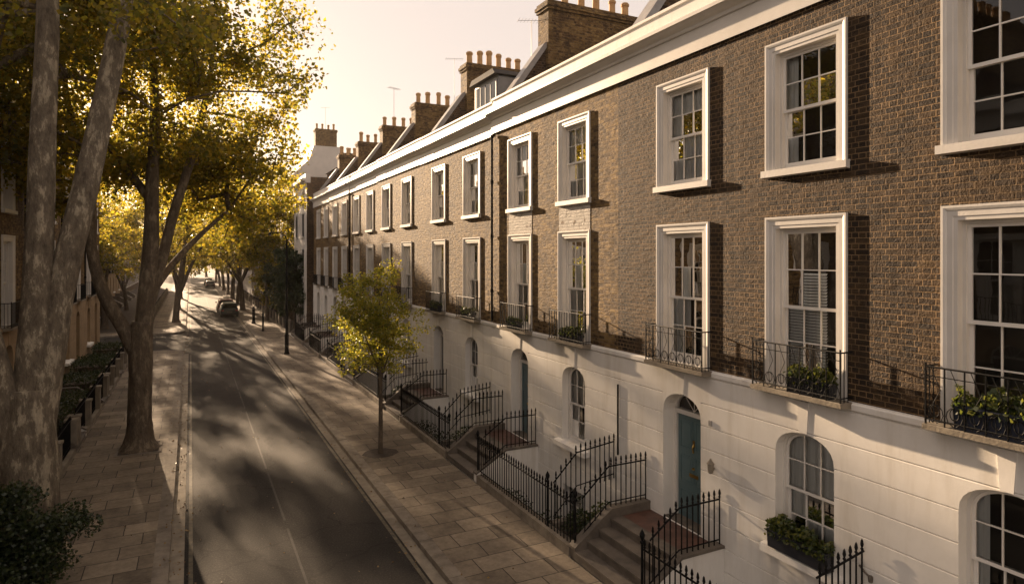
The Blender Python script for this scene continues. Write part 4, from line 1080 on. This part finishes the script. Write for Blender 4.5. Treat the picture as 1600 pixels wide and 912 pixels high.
P1, P2, P3, P4 = carpaint('dark_green_paint',(.02,.035,.03)), carpaint('maroon_paint',(.14,.03,.025)), carpaint('silver_paint',(.4,.4,.4)), carpaint('black_paint',(.012,.012,.014))
car('dark green car parked at the right kerb, nearest parked car', (3.6,74.3,.01), 0, P1)
car('maroon car parked right in front of the dark green car', (3.55,80.4,.01), 0, P2)
car('black car parked at the right kerb far down the street, past the maroon one', (3.5,142,.01), 0, P4)
car('black car parked at the right kerb nearest the hazy far end', (3.5,156,.01), 0, P4)

# ------------------------------------------------------------------ roof aerials
def aerial(label, x, y, z, h, seed):
    rnd = random.Random(seed); t = thing('tv_aerial', label, 'aerial', (x,y,z), rnd.uniform(-.5,.5), 'roof aerials')
    m = MB(); m.tube([(0,0,0),(0,0,h)],.013,5); m.build('mast', M['lead'], t)
    m = MB(); m.tube([(-.5,0,h-.05),(.5,0,h+.02)],.008,4)
    for i in range(9): xx = -.46+.92*i/8; m.tube([(xx,-.22,h-.03),(xx,.22,h-.03)],.007,4)
    m.build('boom', M['lead'], t)
aerial('aerial on a tall mast over the white gable chimney', 13.9, 75.7, 20.9, 2.6, 1)
aerial('aerial between the two chimneys nearest the white gable', 12.5, 43, 13.3, 4.6, 2)
aerial('small aerial left of the biggest chimney stack', 10.6, 19.6, 13.2, 1.35, 3)
aerial('thin aerial behind the second biggest chimney', 13.2, 33.5, 13.6, 3.8, 4)

# ------------------------------------------------------------------ fallen leaves
rng = np.random.default_rng(500); n = 1300
x = np.concatenate([rng.normal(RX0+.12,.16,n//2), rng.normal(RX1-.15,.15,n//4), rng.uniform(-3,7,n-n//2-n//4)]); y = rng.uniform(9,60,n)
on_pav = (x < RX0) | (x > RX1); z = np.where(on_pav,.142,.014)
ok = ~((x < RX0) & (y > J0-.5)); lp = np.stack([x,y,z],1)[ok]
me = leaf_mesh('leaf_litter', lp, .05*rng.uniform(.6,1.3,len(lp)), rng, M['leaf_fallen'], flat=.06)
tag(link('leaf_litter', me), 'dry fallen leaves scattered along the gutters and pavements', 'leaves', kind='stuff')

hz = MB(); hz.box(-150,150,-65,460,-3.4,26.5); m = bpy.data.materials.new('haze_air'); m.use_nodes = True; nt = m.node_tree; nt.nodes.clear()
o_ = N(nt,'ShaderNodeOutputMaterial'); pv_ = N(nt,'ShaderNodeVolumePrincipled'); pv_.inputs['Color'].default_value = (1,.88,.78,1); pv_.inputs['Density'].default_value = .0003; pv_.inputs['Anisotropy'].default_value = .35
L(nt, pv_.outputs[0], o_.inputs['Volume']); tag(hz.build('haze', m), 'thin golden evening haze along the street', 'haze', kind='stuff')
# ================================================================== LIGHT, SKY, CAMERA
w = bpy.data.worlds.new('World'); S.world = w; w.use_nodes = True; nt = w.node_tree
bg = nt.nodes['Background']; sky = nt.nodes.new('ShaderNodeTexSky'); sky.sky_type = 'NISHITA'; sky.sun_disc = False
sky.sun_elevation = R(SUN_EL); sky.sun_rotation = R(-SUN_AZ); sky.air_density = 1.0; sky.dust_density = 1.5; sky.ozone_density = 1.0
# thin, even high haze veiling the clear sky: warm cream all over
veil = mixc(nt, .82, sky.outputs[0], (6.1, 5.0, 4.3)); L(nt, veil, bg.inputs[0]); bg.inputs[1].default_value = .05
sd = bpy.data.lights.new('sun', 'SUN'); sd.energy = 5.0; sd.angle = R(.6); sd.color = (1.0,.72,.465)
so = bpy.data.objects.new('sun', sd); COL.objects.link(so)
d = Vector((-math.sin(R(SUN_AZ))*math.cos(R(SUN_EL)), math.cos(R(SUN_AZ))*math.cos(R(SUN_EL)), math.sin(R(SUN_EL))))
so.rotation_euler = d.to_track_quat('Z','Y').to_euler(); so.location = (-20,40,30)

cd = bpy.data.cameras.new('camera'); cd.sensor_width = 36; cd.lens = 22.5; cd.shift_y = -56/1600; cd.clip_end = 3000; cd.clip_start = .1
co = bpy.data.objects.new('camera', cd); COL.objects.link(co); co.location = (0,0,EYE)
co.rotation_euler = (R(90), 0, -math.atan(502/1000)); S.camera = co
S.view_settings.view_transform = 'Standard'; S.view_settings.look = 'None'; S.view_settings.gamma = 1; S.view_settings.exposure = 1.68
S.cycles.max_bounces = 8; S.cycles.transparent_max_bounces = 12; S.cycles.diffuse_bounces = 3; S.cycles.caustics_reflective = False; S.cycles.caustics_refractive = False
